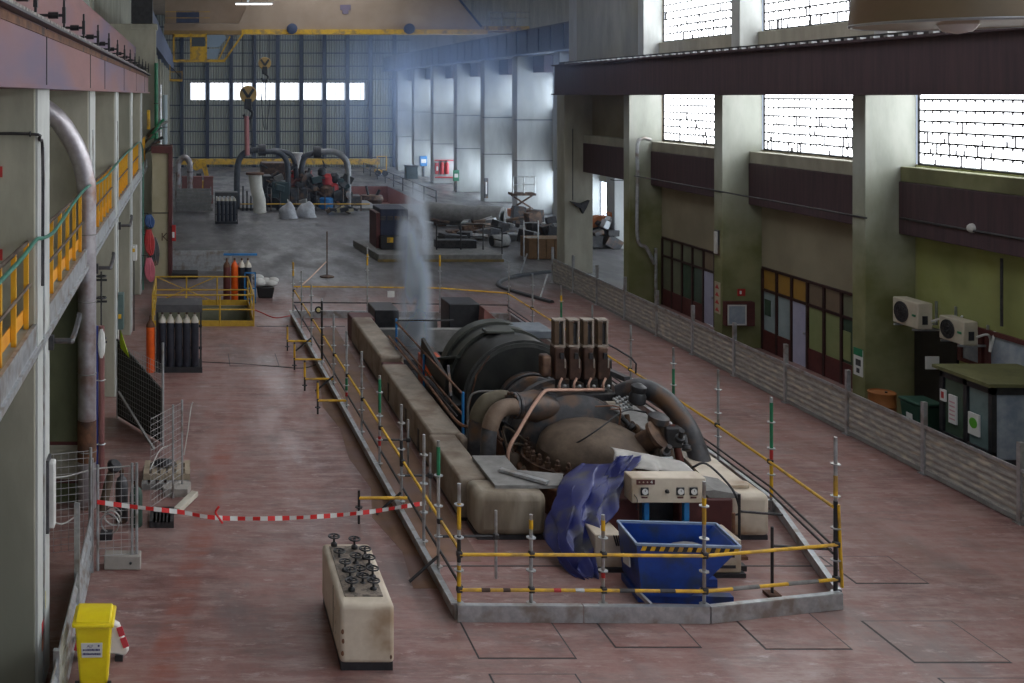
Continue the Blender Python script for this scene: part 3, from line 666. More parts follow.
fl_.add(vs, [tuple(range(n))[::-1], tuple(range(n, 2 * n))] + [(k, (k + 1) % n, n + (k + 1) % n, n + k) for k in range(n)])
fl_.build('joint_flange', RUSTD, tb)
bolt = MB().lathe([(.06, 0), (.06, .12), (.04, .13), (.04, .2), (.02, .22)], (7.98 + 1.2, 21.25, .74), n=6).build('flange_bolt', RUSTD, tb)
for k in range(1, 34):
    a = 2 * math.pi * k / 34; copy_part(bolt, tb, (1.2 * math.cos(a) - 1.2, 1.16 * math.sin(a), 0))
MB().prism([(6.6, 20.9), (6.9, 20.0), (7.9, 19.75), (9.0, 20.0), (9.35, 20.9), (9.3, 23.6), (6.7, 23.6)], 'z', -1.5, .55).build('lower_casing', RUST, tb, bevel=.05)
for (x, y, z, s) in ((6.95, 20.35, .62, .16), (7.25, 20.05, .66, .15), (7.75, 19.95, .68, .17), (8.05, 20.25, .8, .2), (8.4, 20.3, .84, .17), (7.1, 20.9, .7, .14)):
    MB().lathe([(s, 0), (s, .12), (s * .8, .16)], (x, y, z - .1), n=6).build('flange_nut', LAG, tb)
for i, (x, y, z) in enumerate(((6.75, 20.6, .25), (6.8, 21.2, .3), (6.62, 21.7, .35))): MB().sphere((x, y, z), .26, 10, 8, (1, .8, 1.3)).build('lagging_lump', LAG if i else RUST, tb)
# bent pipes on the left
def elbow(pts, r, m1):
    P = smoothpath(pts, 6)
    MB().tube(P[:20], r, 16).build('pipe_elbow', m1, tb); MB().tube(P[19:], r * .95, 16).build('down_pipe', GREYM, tb)
OLIVE = mat('olive_lagging', (.085, .07, .045), (.13, .11, .07), 3, .7, bump=.2)
elbow([(6.62, 21.6, 1.66), (6.42, 21.55, 1.66), (6.2, 21.45, 1.58), (6.05, 21.38, 1.32), (6.0, 21.35, .9), (5.94, 21.3, -.2), (5.9, 21.3, -1.6)], .165, mat('rusty_lagged_elbow', (.12, .08, .055), (.20, .14, .10), 3, .7, bump=.2, c3=(.10, .04, .025), s3=2))
elbow([(6.62, 22.1, 1.66), (6.4, 22.1, 1.67), (6.14, 22.05, 1.58), (5.97, 22.0, 1.3), (5.93, 22, .9), (5.9, 22, -.2), (5.88, 22, -1.6)], .18, OLIVE)
MB().lathe([(.18, 0), (.27, .02), (.27, .07), (.23, .08), (.27, .1), (.27, .15), (.25, .17), (.33, .55), (.2, 1.0)], (6.58, 21.75, 1.64), (1, .25, -.1), 20).build('flange_joint', GREYM, tb)
for k in range(12):
    a = 2 * math.pi * k / 12; MB().sphere((6.6 - .06 * math.cos(a), 21.75 + .24 * math.cos(a), 1.64 + .24 * math.sin(a)), .04, 6, 5).build('flange_nut', RUSTD, tb)
# four valve servomotors in a row
SVB = mat('brown_cast_iron', (.04, .02, .014), (.08, .04, .027), 6, .5, .3, bump=.1, c3=(.20, .12, .08), s3=2)
CHB = mat('ochre_brown_steel', (.06, .034, .018), (.11, .065, .034), 5, .5); CHW = mat('dirty_white_steel', (.24, .20, .165), (.40, .35, .30), 5, .45)
for i in range(4):
    x = 7.74 + .302 * i; Y = 22.3
    o = MB().prism([(x - .13, 2.05), (x + .10, 2.05), (x + .14, 2.22), (x + .135, 2.42), (x + .07, 2.58), (x + .09, 2.72), (x - .12, 2.74)], 'y', Y - .16, Y + .18).build('servomotor', SVB, tb, bevel=.03)
    MB().box(x - .02, x + .05, Y - .2, Y - .15, 2.5, 2.62).build('slot', BLACK, o, smooth=False)
    B(x + .07, x + .095, Y - .18, Y - .1, 2.3, 2.5).build('side_rib', CHW, o, bevel=.01)
    B(x - .115, x - .02, Y - .11, Y + .11, 2.76, 3.27).build('spring_housing', CHB, o, bevel=.012)
    B(x + .065, x + .105, Y - .11, Y + .11, 2.76, 3.27).build('spring_housing', CHW, o, bevel=.012)
    B(x - .02, x + .06, Y - .05, Y + .12, 2.78, 3.2).build('spring_rod', BLACK, o, bevel=.012)
    B(x - .12, x + .11, Y - .12, Y + .12, 3.27, 3.30).build('cap_plate', CHW, o, smooth=False); B(x - .12, x + .11, Y - .12, Y + .12, 2.72, 2.77).build('cap_plate', CHW, o, smooth=False)
    MB().lathe([(.12, 0), (.12, .06), (.07, .08), (.07, .3)], (x, Y, 1.76), n=12).build('pedestal', DSTEEL, o)
    T(smoothpath([(x - .1, Y - .36, 1.88), (x - .1, Y - .36, 2.02), (x - .02, Y - .28, 2.12)], 4), .026, 8).build('riser_pipe', COPPER, tb)
    for q in (-.05, .07): MB().sphere((x + q, Y - .2, 1.93), .04, 8, 6).build('gland', STEEL, o)
B(7.48, 8.9, 22.1, 22.6, 1.62, 1.78).build('servomotor_bed', DSTEEL, tb, bevel=.02)
B(7.36, 7.56, 22.15, 22.45, 2.1, 2.55).build('servomotor_end', SVB, tb, bevel=.05)
T(smoothpath([px(604, 389.5, 21.95), px(575, 390, 21.9), px(553, 390, 21.8), px(544, 392, 21.7), px(532, 408, 21.4), px(518, 432, 21.1), px(510, 446, 20.95), px(508, 456, 20.9), px(508, 470, 20.9)], 5), .036, 8).build('oil_pipe', COPPER, tb)
T(smoothpath([(7.6, 22.0, 1.76), (7.85, 21.95, 1.55), (8.1, 21.9, 1.5), (8.9, 21.9, 1.52)], 5), .016, 6).build('thin_pipe', COPPER, tb)
T(smoothpath([(6.9, 21.3, .8), (7.4, 20.6, 1.2), (7.9, 20.5, 1.55), (8.6, 21.0, 1.75), (9.2, 21.4, 1.6)], 6), .016, 6).build('cable', BLACK, tb)
T(smoothpath([(8.45, 20.9, 1.5), (8.45, 20.9, 1.85), (8.0, 20.95, 1.85)], 3), .015, 6).build('thin_pipe', RUST, tb)
# right side valves and pipes
MB().tube(smoothpath([(9.0, 22.2, 1.75), (9.3, 21.9, 1.95), (9.6, 21.5, 1.85), (9.85, 21.1, 1.45), (9.98, 20.8, .9), (10.02, 20.6, .3), (10.02, 20.5, -1)], 6), .2, 14).build('steam_pipe', GREYM, tb)
for (x0, Y0, z0, x1, z1, r, m_) in ((9.3, 20.9, 1.5, 9.5, .5, .075, LAG), (9.48, 20.9, 1.5, 9.68, .4, .07, mat('red_brown_pipe', (.17, .05, .035), (.12, .035, .03), 5, .6)), (9.15, 21.0, 1.4, 9.2, .4, .09, GREYM)):
    T([(x0, Y0, z0), (x1, Y0 - .2, z1), (x1, Y0 - .2, -.4)], r, 10).build('drain_pipe', m_, tb)
MB().lathe([(.13, 0), (.17, .03), (.17, .16), (.13, .24), (.15, .28), (.15, .36), (.05, .42)], (9.05, 21.5, 1.75), (.1, -.1, 1), 14).build('valve_body', BLACK, tb)
MB().lathe([(.12, 0), (.2, .08), (.2, .2), (.1, .26)], (9.25, 21.0, 1.45), (.1, -.15, 1), 14).build('valve_body', GREYM, tb)
MB().lathe([(.22, 0), (.3, .05), (.3, .14), (.2, .2), (.2, .5), (.28, .55), (.28, .62)], (8.75, 21.0, 1.0), (.6, -.5, .6), 18).build('valve_body', RUSTD, tb)
B(9.3, 9.62, 20.7, 20.95, 1.1, 1.5).build('valve_box', BLACK, tb, bevel=.03)
vb = MB().sphere((8.75, 21.8, 1.72), .035, 6, 5).build('valve_nut', STEEL, tb)
for k in range(22): copy_part(vb, tb, (.055 * (k % 6) + .02 * (k // 6), .1 - .12 * (k // 6), .02 * (k % 3) - .03 * (k // 6)))
MB().box(8.45, 8.85, 22.5, 23.4, 1.95, 2.1).box(8.45, 8.49, 22.5, 23.4, 2.1, 2.4).box(8.81, 8.85, 22.5, 23.4, 2.1, 2.4).build('open_trough', GREYDUST, tb, smooth=False)
MB().bar((9.0, 23.6, 2.0), (9.15, 22.2, 2.05), .12, .1).build('side_bar', GREYM, tb, smooth=False)
B(9.0, 9.6, 24.1, 24.9, 1.2, 2.0).build('side_box', GENM, tb, bevel=.04)
T(smoothpath([(9.0, 24.2, 2.25), (9.0, 24.2, 2.55), (9.4, 22.6, 2.4), (9.45, 22.5, 2.1)], 3), .02, 6).build('hand_rail', BLACK, tb)
for k in range(8):
    rr = random.Random(k); P = [(8.9 + rr.uniform(-.3, .4), 20.2 + rr.uniform(-.2, .3), .9 + rr.uniform(-.05, .15)) for _ in range(3)]
    T(smoothpath(P, 4), .03, 6).build('cable', (GREYDUST, BLACK, STEEL)[k % 3], tb)
for k in range(16):
    rr = random.Random(150 + k); x = 6.45 + rr.uniform(0, .7); y = 20.5 + rr.uniform(0, 1.6); s_ = rr.uniform(.1, .24)
    MB().obox((x, y, rr.uniform(-.2, .55)), (s_ * 1.6, s_ * 1.4, s_ * 1.3), Matrix.Rotation(rr.uniform(-.5, .5), 3, 'Y') @ Matrix.Rotation(rr.uniform(0, 3), 3, 'Z')).build('casting_lug', (RUST, RUSTD, LAG)[k % 3], tb, bevel=.04)
for k in range(12):
    rr = random.Random(250 + k); x = 8.9 + rr.uniform(0, .8); y = 20.3 + rr.uniform(0, 1.7)
    MB().lathe([(.05, 0), (.09, .02), (.09, .1), (.05, .12), (.05, .3)], (x, y, rr.uniform(.7, 1.4)), (rr.uniform(-1, 1), rr.uniform(-1, 1), 1), 10).build('small_valve', (RUSTD, GREYM, BLACK)[k % 3], tb)
for k in range(10):
    rr = random.Random(50 + k); x = 6.6 + rr.uniform(0, .6); y = 20.9 + rr.uniform(0, 1.4)
    T(smoothpath([(x, y, .4), (x + rr.uniform(-.2, .3), y + rr.uniform(-.2, .3), .9 + rr.uniform(-.2, .3)), (x + .5, y + .2, .7)], 4), .025, 6).build('loose_pipe', (RUSTD, LAG, DSTEEL)[k % 3], tb)

# ------------------------------------------------------------------ control panel and front end
cp = thing('gauge_panel', 'cream gauge panel on two blue posts with three dials', 'control panel', (8.3, 18.5, 0))
B(7.66, 8.95, 18.4, 18.75, .92, 1.36).build('housing', CREAM, cp, bevel=.02)
for x in (7.92, 8.62): B(x, x + .09, 18.5, 18.6, 0, .92).build('post', SKYB, cp, bevel=.008)
for (x, z) in ((7.88, 1.13), (8.50, 1.13), (8.73, 1.13)):
    o = B(x - .07, x + .07, 18.375, 18.4, z - .07, z + .07).build('gauge', BLACK, cp, bevel=.02); MB().lathe([(.0, 0), (.052, 0), (.052, .012), (0, .012)], (x, 18.362, z), (0, 1, 0), 16).build('dial', PAPER, o)
    B(x - .004, x + .004, 18.358, 18.362, z, z + .04).build('needle', BLACK, o, smooth=False); B(x - .05, x + .05, 18.385, 18.4, z - .12, z - .095).build('name_strip', MAROON, cp, smooth=False)
bd = B(7.74, 8.06, 18.392, 18.4, 1.245, 1.33).build('badge', MAROON, cp, smooth=False)
def text(s, size, loc, m, parent, name, rz=0, rx=90):
    cu = bpy.data.curves.new(name, 'FONT'); cu.body = s; cu.size = size; cu.align_x = 'CENTER'; cu.align_y = 'CENTER'; cu.extrude = .001
    o = bpy.data.objects.new(name, cu); C.objects.link(o)
    dg = bpy.context.evaluated_depsgraph_get(); me = bpy.data.meshes.new_from_object(o.evaluated_get(dg)); bpy.data.objects.remove(o)
    o = bpy.data.objects.new(name, me); C.objects.link(o); me.materials.append(m); o.parent = parent
    o.location = Vector(loc) - OFF[parent]; o.rotation_euler = (R(rx), 0, R(rz)); OFF[o] = OFF[parent]; return o
text('4', .085, (8.0, 18.389, 1.287), PAPER, bd, 'numeral')
for k, x in enumerate((7.79, 7.86, 7.93)): MB().lathe([(0, 0), (.014, 0), (.014, .004), (0, .004)], (x, 18.388, 1.287), (0, 1, 0), 8).build('screw', CREAM, bd)
MB().lathe([(.035, 0), (.035, .02), (.02, .03), (.02, .06), (0, .06)], (8.27, 18.4, 1.13), (0, -1, 0), 12).build('switch_knob', DSTEEL, cp)
T(smoothpath([(7.69, 18.38, 1.08), (7.74, 18.36, 1.0), (7.72, 18.36, .85), (7.76, 18.37, .82)], 4), .008, 6).build('cable', DSTEEL, cp)
T(smoothpath([(8.9, 18.8, 1.4), (9.1, 18.7, 1.5), (9.4, 18.5, 1.2), (9.5, 18.4, .95), (9.52, 18.4, .75), (9.45, 18.4, .72)], 5), .02, 6).build('hose', BLACK, cp)
fe = thing('pump_housing', 'dark red box housing behind the gauge panel posts', 'machine housing', (8.5, 19, 0))
B(7.3, 7.95, 18.75, 19.6, .0, .86).build('side_box', MAROON, fe, bevel=.03); B(8.65, 9.6, 18.75, 19.6, .0, .86).build('side_box', MAROON, fe, bevel=.03)
B(7.95, 8.65, 19.0, 19.6, 0, .8).build('centre_box', BLACK, fe, smooth=False); MB().prism([(9.2, .86), (9.75, .86), (9.75, .92), (9.3, 1.0), (9.1, .98)], 'y', 18.8, 19.6).build('top_sheet', GREYDUST, fe, smooth=False)
for (x0, x1, y0, lab, nm) in ((6.8, 7.26, 17.8, 'low cream cabinet between tarpaulin and blue skip', 'a'), (8.35, 9.15, 17.6, 'low cream cabinet at the right of the blue skip', 'b')):
    t = thing('low_cabinet', lab, 'cabinet', ((x0 + x1) / 2, y0 + .3, 0), 'low cream cabinets at the turbine end')
    B(x0, x1, y0, y0 + .65, .07, .62).build('body', CREAM, t, bevel=.02); B(x0 - .04, x1 + .06, y0 - .03, y0 + .68, 0, .07).build('plinth', BLACK, t, smooth=False)
    for k in range(3): MB().sphere((x0 + .12, y0 - .01, .25 + .1 * k), .022, 6, 5).build('port', BLACK, t)
    if nm == 'b':
        B(x0 + .35, x0 + .68, y0 - .012, y0, .33, .42).build('vent_slot', BLACK, t, smooth=False); B(x0 + .3, x0 + .7, y0 - .01, y0, .15, .2).build('vent_slot', BLACK, t, smooth=False)
        T([(x1 + .02, y0 + .3, .62), (x1 + .02, y0 + .3, .95)], .03, 8).build('rusty_stub', RUST, t); B(x1 - .02, x1 + .14, y0 + .1, y0 + .25, .05, .14).build('foot_block', BLACK, t)
    else:
        for k in range(5): T([(x0 + .3 + .04 * k, y0 - .02, .62), (x0 + .35 + .03 * k, y0 - .03, .45)], .012, 6).build('cable', BLACK, t)
# tarpaulin
def sheet(name, m, label, TL, TR, BL, BR, bulge, n=40, k=30, fold=.06, seed=3, cat='tarpaulin', thick=.012):
    rnd = random.Random(seed); ph = [rnd.uniform(0, 6.28) for _ in range(8)]; mb = MB(); vs = []; fs = []
    TL, TR, BL, BR, bulge = map(Vector, (TL, TR, BL, BR, bulge))
    for i in range(k + 1):
        v = i / k
        for j in range(n + 1):
            u = j / n; p = (TL.lerp(TR, u)).lerp(BL.lerp(BR, u), v)
            s = math.sin(math.pi * min(1, v * 1.05)) ** .7
            p = p + bulge * s
            w_ = fold * (.3 + v) * (math.sin(9 * u + ph[0] + 2.2 * v) + .6 * math.sin(17 * u + ph[1] - 3 * v) + .35 * math.sin(29 * u + ph[2] + 6 * v) + .6 * math.sin(5 * v + 4 * u + ph[3]))
            c = abs(((u * 3.1 + v * 1.7 + ph[4]) % 1) - .5) * .16
            p = p + Vector((.35 * w_, -w_ - c * .6, .25 * w_ * (1 - v) + c * .3 * (1 - v)))
            if p.z < .012: p.z = .012
            vs.append(p)
    for i in range(k):
        for j in range(n): a = i * (n + 1) + j; fs.append((a, a + 1, a + n + 2, a + n + 1))
    mb.add(vs, fs); o = mb.build(name, m); so = o.modifiers.new('thickness', 'SOLIDIFY'); so.thickness = thick
    return tag(o, label, cat)
def drape(cols, n=44, k=34, fold=.065, seed=5):
    rnd = random.Random(seed); ph = [rnd.uniform(0, 6.28) for _ in range(8)]
    cs = [[px(*p) for p in c] for c in cols]; cs = [smoothpath(c, 10) for c in cs]; m = len(cs[0]); rows = [smoothpath([c[i] for c in cs], 16) for i in range(m)]
    vs = []; fs = []; N = len(rows[0])
    for i, r in enumerate(rows):
        v = i / (m - 1)
        for j, p in enumerate(r):
            u = j / (N - 1); tri = abs(((u * 4.3 - v * 1.9 + ph[5]) % 1) - .5) * 2
            tr2 = abs(((u * 2.7 + v * 2.3 + ph[6]) % 1) - .5) * 2; tr3 = abs(((u * 7.7 - v * 4.9 + ph[7]) % 1) - .5) * 2
            w_ = fold * (.45 + v * .8) * (.7 * math.sin(9 * u + ph[0] + 3 * v) + 2.2 * (tri - .5) + 2.0 * (tr2 - .5) + .7 * (tr3 - .5) + .3 * math.sin(37 * u + 8 * v + ph[2]))
            q = p + Vector((.5 * w_, -w_ * .9, .35 * w_ * (1 - v)))
            q.z = max(q.z, .015); vs.append(q)
    for i in range(m - 1):
        for j in range(N - 1): a = i * N + j; fs.append((a, a + 1, a + N + 1, a + N))
    return MB().add(vs, fs)
tpn = drape([[(582, 463, 19.7), (560, 486, 19.2), (549, 515, 18.7), (551, 548, 18.15), (572, 578, 17.65)], [(598, 464, 19.5), (582, 486, 18.8), (568, 520, 18.2), (567, 552, 17.85), (580, 580, 17.6)],
             [(618, 462, 19.4), (607, 484, 18.7), (593, 512, 18.3), (585, 548, 17.95), (588, 579, 17.6)], [(640, 455, 19.4), (630, 474, 18.85), (612, 505, 18.5), (597, 542, 18.0), (592, 574, 17.65)]]).build('blue_tarpaulin', TARP)
so = tpn.modifiers.new('thickness', 'SOLIDIFY'); so.thickness = .012
tag(tpn, 'crumpled blue tarpaulin draped over the turbine front down to the floor', 'tarpaulin')
sheet('grey_dust_sheet', TARPG, 'pale grey plastic sheet bunched behind the gauge panel', (7.9, 20.0, 1.35), (9.1, 20.0, 1.1), (7.75, 19.2, 1.30), (9.0, 18.9, 1.22), (0, 0, .1), 30, 12, .05, 9, 'plastic sheet')
sheet('blue_tarp_flap', TARP, 'small blue tarpaulin flap hanging beside the gauge panel', (7.7, 19.2, 1.46), (8.05, 19.2, 1.48), (7.35, 18.9, 1.08), (7.62, 18.9, 1.05), (0, -.05, .1), 16, 12, .035, 4)

# ------------------------------------------------------------------ blue tipping skip
sk = thing('tipping_skip', 'blue tipping skip with black and yellow striped rim in front of the turbine', 'skip', (7.8, 17.05, 0))
sk.rotation_euler.z = R(-4)
def skip():
    out = [(-.68, .14), (.05, .14), (.82, .93), (-.76, .93)]; inn = [(-.64, .18), (.04, .18), (.76, .93), (-.72, .93)]
    y0, y1 = -.45, .45; m = MB()
    vs = [(x, y0, z) for x, z in out] + [(x, y1, z) for x, z in out] + [(x, y0 + .03, z) for x, z in inn] + [(x, y1 - .03, z) for x, z in inn]
    fs = [(0, 1, 2, 3), (4, 7, 6, 5), (0, 4, 5, 1), (1, 5, 6, 2), (0, 3, 7, 4), (8, 11, 10, 9), (12, 13, 14, 15), (8, 9, 13, 12), (9, 10, 14, 13), (8, 12, 15, 11),
          (3, 2, 10, 11), (2, 6, 14, 10), (6, 7, 15, 14), (7, 3, 11, 15)]
    return m.add([Vector(v) + OFF[sk] for v in vs], fs)
hop = skip().build('hopper', BLUE, sk, smooth=False)
o0 = OFF[sk]
rimm = MB()
for a, b in (((-.76, -.45), (.82, -.45)), ((.82, -.45), (.82, .45)), ((.82, .45), (-.76, .45)), ((-.76, .45), (-.76, -.45))):
    rimm.bar(o0 + Vector((a[0], a[1], .95)), o0 + Vector((b[0], b[1], .95)), .035, .035)
rimm.build('rim', mat('worn_pale_blue', (.28, .36, .5), (.2, .28, .42), 6, .5), sk, smooth=False)
for k in range(21):
    x = -.70 + k * .07
    MB().add([o0 + Vector(p) for p in [(x, -.455, .85), (x + .07, -.455, .85), (x + .1, -.455, .92), (x + .03, -.455, .92), (x, -.45, .85), (x + .07, -.45, .85), (x + .1, -.45, .92), (x + .03, -.45, .92)]],
             [(0, 1, 2, 3), (0, 3, 7, 4), (1, 5, 6, 2), (0, 4, 5, 1), (3, 2, 6, 7)]).build('hazard_stripe', YELL if k % 2 == 0 else BLACK, sk, smooth=False)
fr = MB()
for y in (-.3, .3): fr.box(o0.x - .7, o0.x + .75, o0.y + y - .07, o0.y + y + .07, 0, .13)
fr.box(o0.x - .72, o0.x - .62, o0.y - .4, o0.y + .4, .02, .12)
fr.build('fork_frame', BLUE, sk, smooth=False)
MB().bar(o0 + Vector((-.78, -.2, .55)), o0 + Vector((-.78, .1, .5)), .02, .14).build('sticker', PAPER, sk, smooth=False)
MB().bar(o0 + Vector((-.75, -.44, .2)), o0 + Vector((-.6, -.62, .08)), .05, .06).build('latch_lever', STEEL, sk, smooth=False)
# grime heap of swarf inside
dome(o0 + Vector((.25, 0, .62)), .38, .36, .14, 16, 6, .1).build('swarf', GREYDUST, sk)

# ------------------------------------------------------------------ valve cabinet on the left aisle
vc = thing('valve_cabinet', 'long cream valve cabinet with black handwheels standing in the aisle', 'valve cabinet', (2.46, 15.6, 0))
B(2.08, 2.84, 14.72, 16.75, .1, .93).build('body', CREAM, vc, bevel=.07, seg=4)
B(2.1, 2.82, 14.75, 16.72, 0, .12).build('plinth', BLACK, vc, smooth=False)
B(2.18, 2.72, 14.95, 16.6, .93, .945).build('top_grille', mat('grimy_top', (.10, .085, .07), (.26, .21, .17), 9, .7, lo=.42, hi=.55), vc, smooth=False)
B(2.076, 2.082, 15.4, 15.42, .2, .88).build('door_gap', BLACK, vc, smooth=False)
for (y, z) in ((15.2, .45), (15.25, .62), (15.2, .3), (14.9, .2)): MB().sphere((2.085, y, z), .035, 6, 5, (.2, 1, 1.4)).build('rust_patch', RUST, vc)
for (x, z) in ((2.12, .55), (2.13, .42), (2.12, .25), (2.16, .2), (2.78, .2)): MB().sphere((x, 14.725, z), .025, 6, 5, (1, .2, 1.5)).build('rust_patch', RUST, vc)
hw = MB().torus((2.3, 15.1, 1.09), .085, .012, (0, 0, 1), 18, 6)
for k in range(4): hw.bar((2.3, 15.1, 1.09), (2.3 + .085 * math.cos(k * 1.571), 15.1 + .085 * math.sin(k * 1.571), 1.09), .015, .01)
hw.tube([(2.3, 15.1, .93), (2.3, 15.1, 1.11)], .017, 8).lathe([(.05, 0), (.05, .04), (.025, .06)], (2.3, 15.1, .94), n=10)
h0 = hw.build('handwheel', BLACK, vc)
for (x, y, dz) in ((2.62, 15.15, -.02), (2.32, 15.38, .03), (2.5, 15.35, -.04), (2.66, 15.45, .02), (2.3, 15.72, 0), (2.5, 15.62, -.05), (2.67, 15.8, .03), (2.5, 16.0, -.03), (2.66, 16.12, .02), (2.24, 16.5, .05), (2.28, 16.2, -.05), (2.55, 16.45, .03)):
    copy_part(h0, vc, (x - 2.3, y - 15.1, dz))

# ------------------------------------------------------------------ warning tape across the aisle
def tape(pts, w_, n, label, name='warning_tape', sag=.06):
    P = smoothpath(pts, 8); L = [0]
    for a, b in zip(P, P[1:]): L.append(L[-1] + (b - a).length)
    t = thing(name, label, 'tape', P[len(P) // 2] * 1.0)
    tot = L[-1]
    def at(s):
        s = min(max(s, 0), tot)
        for i in range(len(P) - 1):
            if L[i + 1] >= s: return P[i].lerp(P[i + 1], (s - L[i]) / max(1e-6, L[i + 1] - L[i]))
        return P[-1]
    for k in range(n):
        a = at(tot * k / n); b = at(tot * (k + 1) / n); u = Vector((0, math.sin(k * .9) * .4, 1)).normalized() * w_ / 2; e = Vector((0, .004, 0))
        MB().add([a - u, b - u, b + u, a + u, a - u + e, b - u + e, b + u + e, a + u + e], [(0, 1, 2, 3), (4, 7, 6, 5), (0, 4, 5, 1), (3, 2, 6, 7), (0, 3, 7, 4), (1, 5, 6, 2)]).build('red_section' if k % 2 == 0 else 'white_section', RED2 if k % 2 == 0 else PAPER, t, smooth=False)
    return t
RED2 = mat('tape_red', (.62, .02, .02))
kn = px(219, 518, 18.3)
tp = tape([px(97, 502, 17.8), px(135, 507, 17.9), px(180, 512, 18.1), kn, px(290, 518, 18.7), px(360, 513, 19.3), px(426, 503, 19.9)], .075, 46, 'red and white warning tape stretched across the left aisle')
MB().tube(smoothpath([kn + Vector((0, 0, .2)), kn + Vector((-.06, 0, .1)), kn, kn + Vector((.06, 0, -.09)), kn + Vector((.02, 0, -.03))], 4), .02, 6).build('tape_knot', RED2, tp)
# ------------------------------------------------------------------ corrugated hoarding along the right
def corr(name, parent, a, b, z0, z1, ribs, depth, m=PLATE):
    a = Vector(a); b = Vector(b); d = (b - a).normalized(); nrm = Vector((-d.y, d.x, 0)); vs = []; fs = []; N = ribs * 4
    for i in range(N + 1):
        z = z0 + (z1 - z0) * i / N; o = depth * (0, 1, 1, 0)[i % 4]
        vs += [(a.x + nrm.x * o, a.y + nrm.y * o, z), (b.x + nrm.x * o, b.y + nrm.y * o, z)]
    k = len(vs)
    vs += [(v[0] - nrm.x * .012, v[1] - nrm.y * .012, v[2]) for v in vs]
    for i in range(N):
        fs.append((2 * i, 2 * i + 1, 2 * i + 3, 2 * i + 2)); fs.append((k + 2 * i, k + 2 * i + 2, k + 2 * i + 3, k + 2 * i + 1))
    fs += [(2 * N, 2 * N + 1, k + 2 * N + 1, k + 2 * N), (0, k, k + 1, 1)]
    return MB().add(vs, fs).build(name, m, parent, smooth=False)
hr = thing('corrugated_hoarding', 'low corrugated grey hoarding with steel posts along the right aisle', 'hoarding', (15.5, 33, 0))
HY = [14.7, 17.2, 19.8, 22.4, 25.0, 27.6, 30.2, 32.7, 35.2, 37.8, 40.4, 42.9, 45.2]
for i, Y in enumerate(HY):
    x = 15.5 if Y < 44 else 15.45
    MB().box(x - .045, x + .045, Y - .045, Y + .045, 0, 1.52).box(x - .09, x + .09, Y - .09, Y + .09, 0, .02).build('post', STEEL, hr, smooth=False)
    if i: corr('corrugated_panel', hr, (15.5, HY[i - 1] + .05, 0), (x, Y - .05, 0), .06, 1.02, 7, .010)
    if i: B(15.46, 15.5, HY[i - 1] + .05, Y - .05, .98, 1.04).build('top_rail', STEEL, hr, smooth=False); B(15.46, 15.5, HY[i - 1] + .05, Y - .05, .03, .12).build('bottom_rail', GREYDUST, hr, smooth=False)

# ------------------------------------------------------------------ glazed fronts in the right wall
OCH = mat('ochre_pane', (.36, .20, .04), (.30, .17, .04), 2, .3); BRN = mat('brown_pane', (.16, .12, .08), (.20, .15, .10), 2, .3); GGR = mat('grey_green_pane', (.13, .14, .09), (.17, .18, .12), 2, .3)
PBL = mat('pale_blue_pane', (.27, .34, .35), (.33, .40, .41), 1.5, .25); LIL = mat('lilac_door', (.38, .38, .52), (.44, .44, .57), 3, .4); DGR = mat('dark_green_pane', (.05, .085, .06), (.07, .11, .08), 2, .2)
YGR = mat('sheet_green_pane', (.22, .26, .11), (.27, .30, .14), 2, .4)
def glazed(y_far, y_near, n, up, low, label):
    wn[0] += 1; x = XW; d = (y_far - y_near) / n; w_ = .05
    f = MB().box(x - .03, x + .1, y_near, y_far, 2.52, 2.6)
    for k in range(n + 1): f.box(x - .03, x + .1, y_far - k * d - w_, y_far - k * d + w_, 0, 2.52)
    f.box(x - .02, x + .1, y_near, y_far, 1.84, 1.92)
    o = struct(f.build('window_%d' % wn[0], WOOD, smooth=False), label)
    for k in range(n):
        a = y_far - k * d - w_; b = y_far - (k + 1) * d + w_
        B(x + .02, x + .05, b, a, 1.92, 2.52).build('pane', up[k], o, smooth=False)
        if low[k] is LIL:
            dr = B(x + .0, x + .05, b, a, 0.02, 1.84).build('door_leaf', LIL, o, smooth=False); MB().sphere((x - .02, b + .1, 1.0), .035, 8, 6).build('door_knob', STEEL, dr)
        else:
            B(x + .02, x + .05, b, a, .62, 1.84).build('pane', low[k], o, smooth=False); B(x - .01, x + .06, b, a, 0, .62).build('dado_panel', MAROON, o, smooth=False)
    return o
g2 = glazed(33.45, 26.95, 8, [OCH, OCH, OCH, BRN, BRN, GGR, GGR, GGR], [PBL, PBL, LIL, YGR, YGR, DGR, DGR, DGR], 'glazed office front with ochre panes and a lilac door')
B(XW + .005, XW + .02, 33.0, 33.35, 1.1, 1.6).build('poster', DGR, g2, smooth=False); B(XW + .005, XW + .02, 29.0, 29.6, .7, 1.5).build('poster', YGR, g2, smooth=False)
g3 = glazed(40.55, 34.05, 8, [GGR, GGR, GGR, GGR, BRN, BRN, BRN, BRN], [GGR, GGR, DGR, DGR, LIL, DGR, DGR, DGR], 'darker glazed front between two columns')
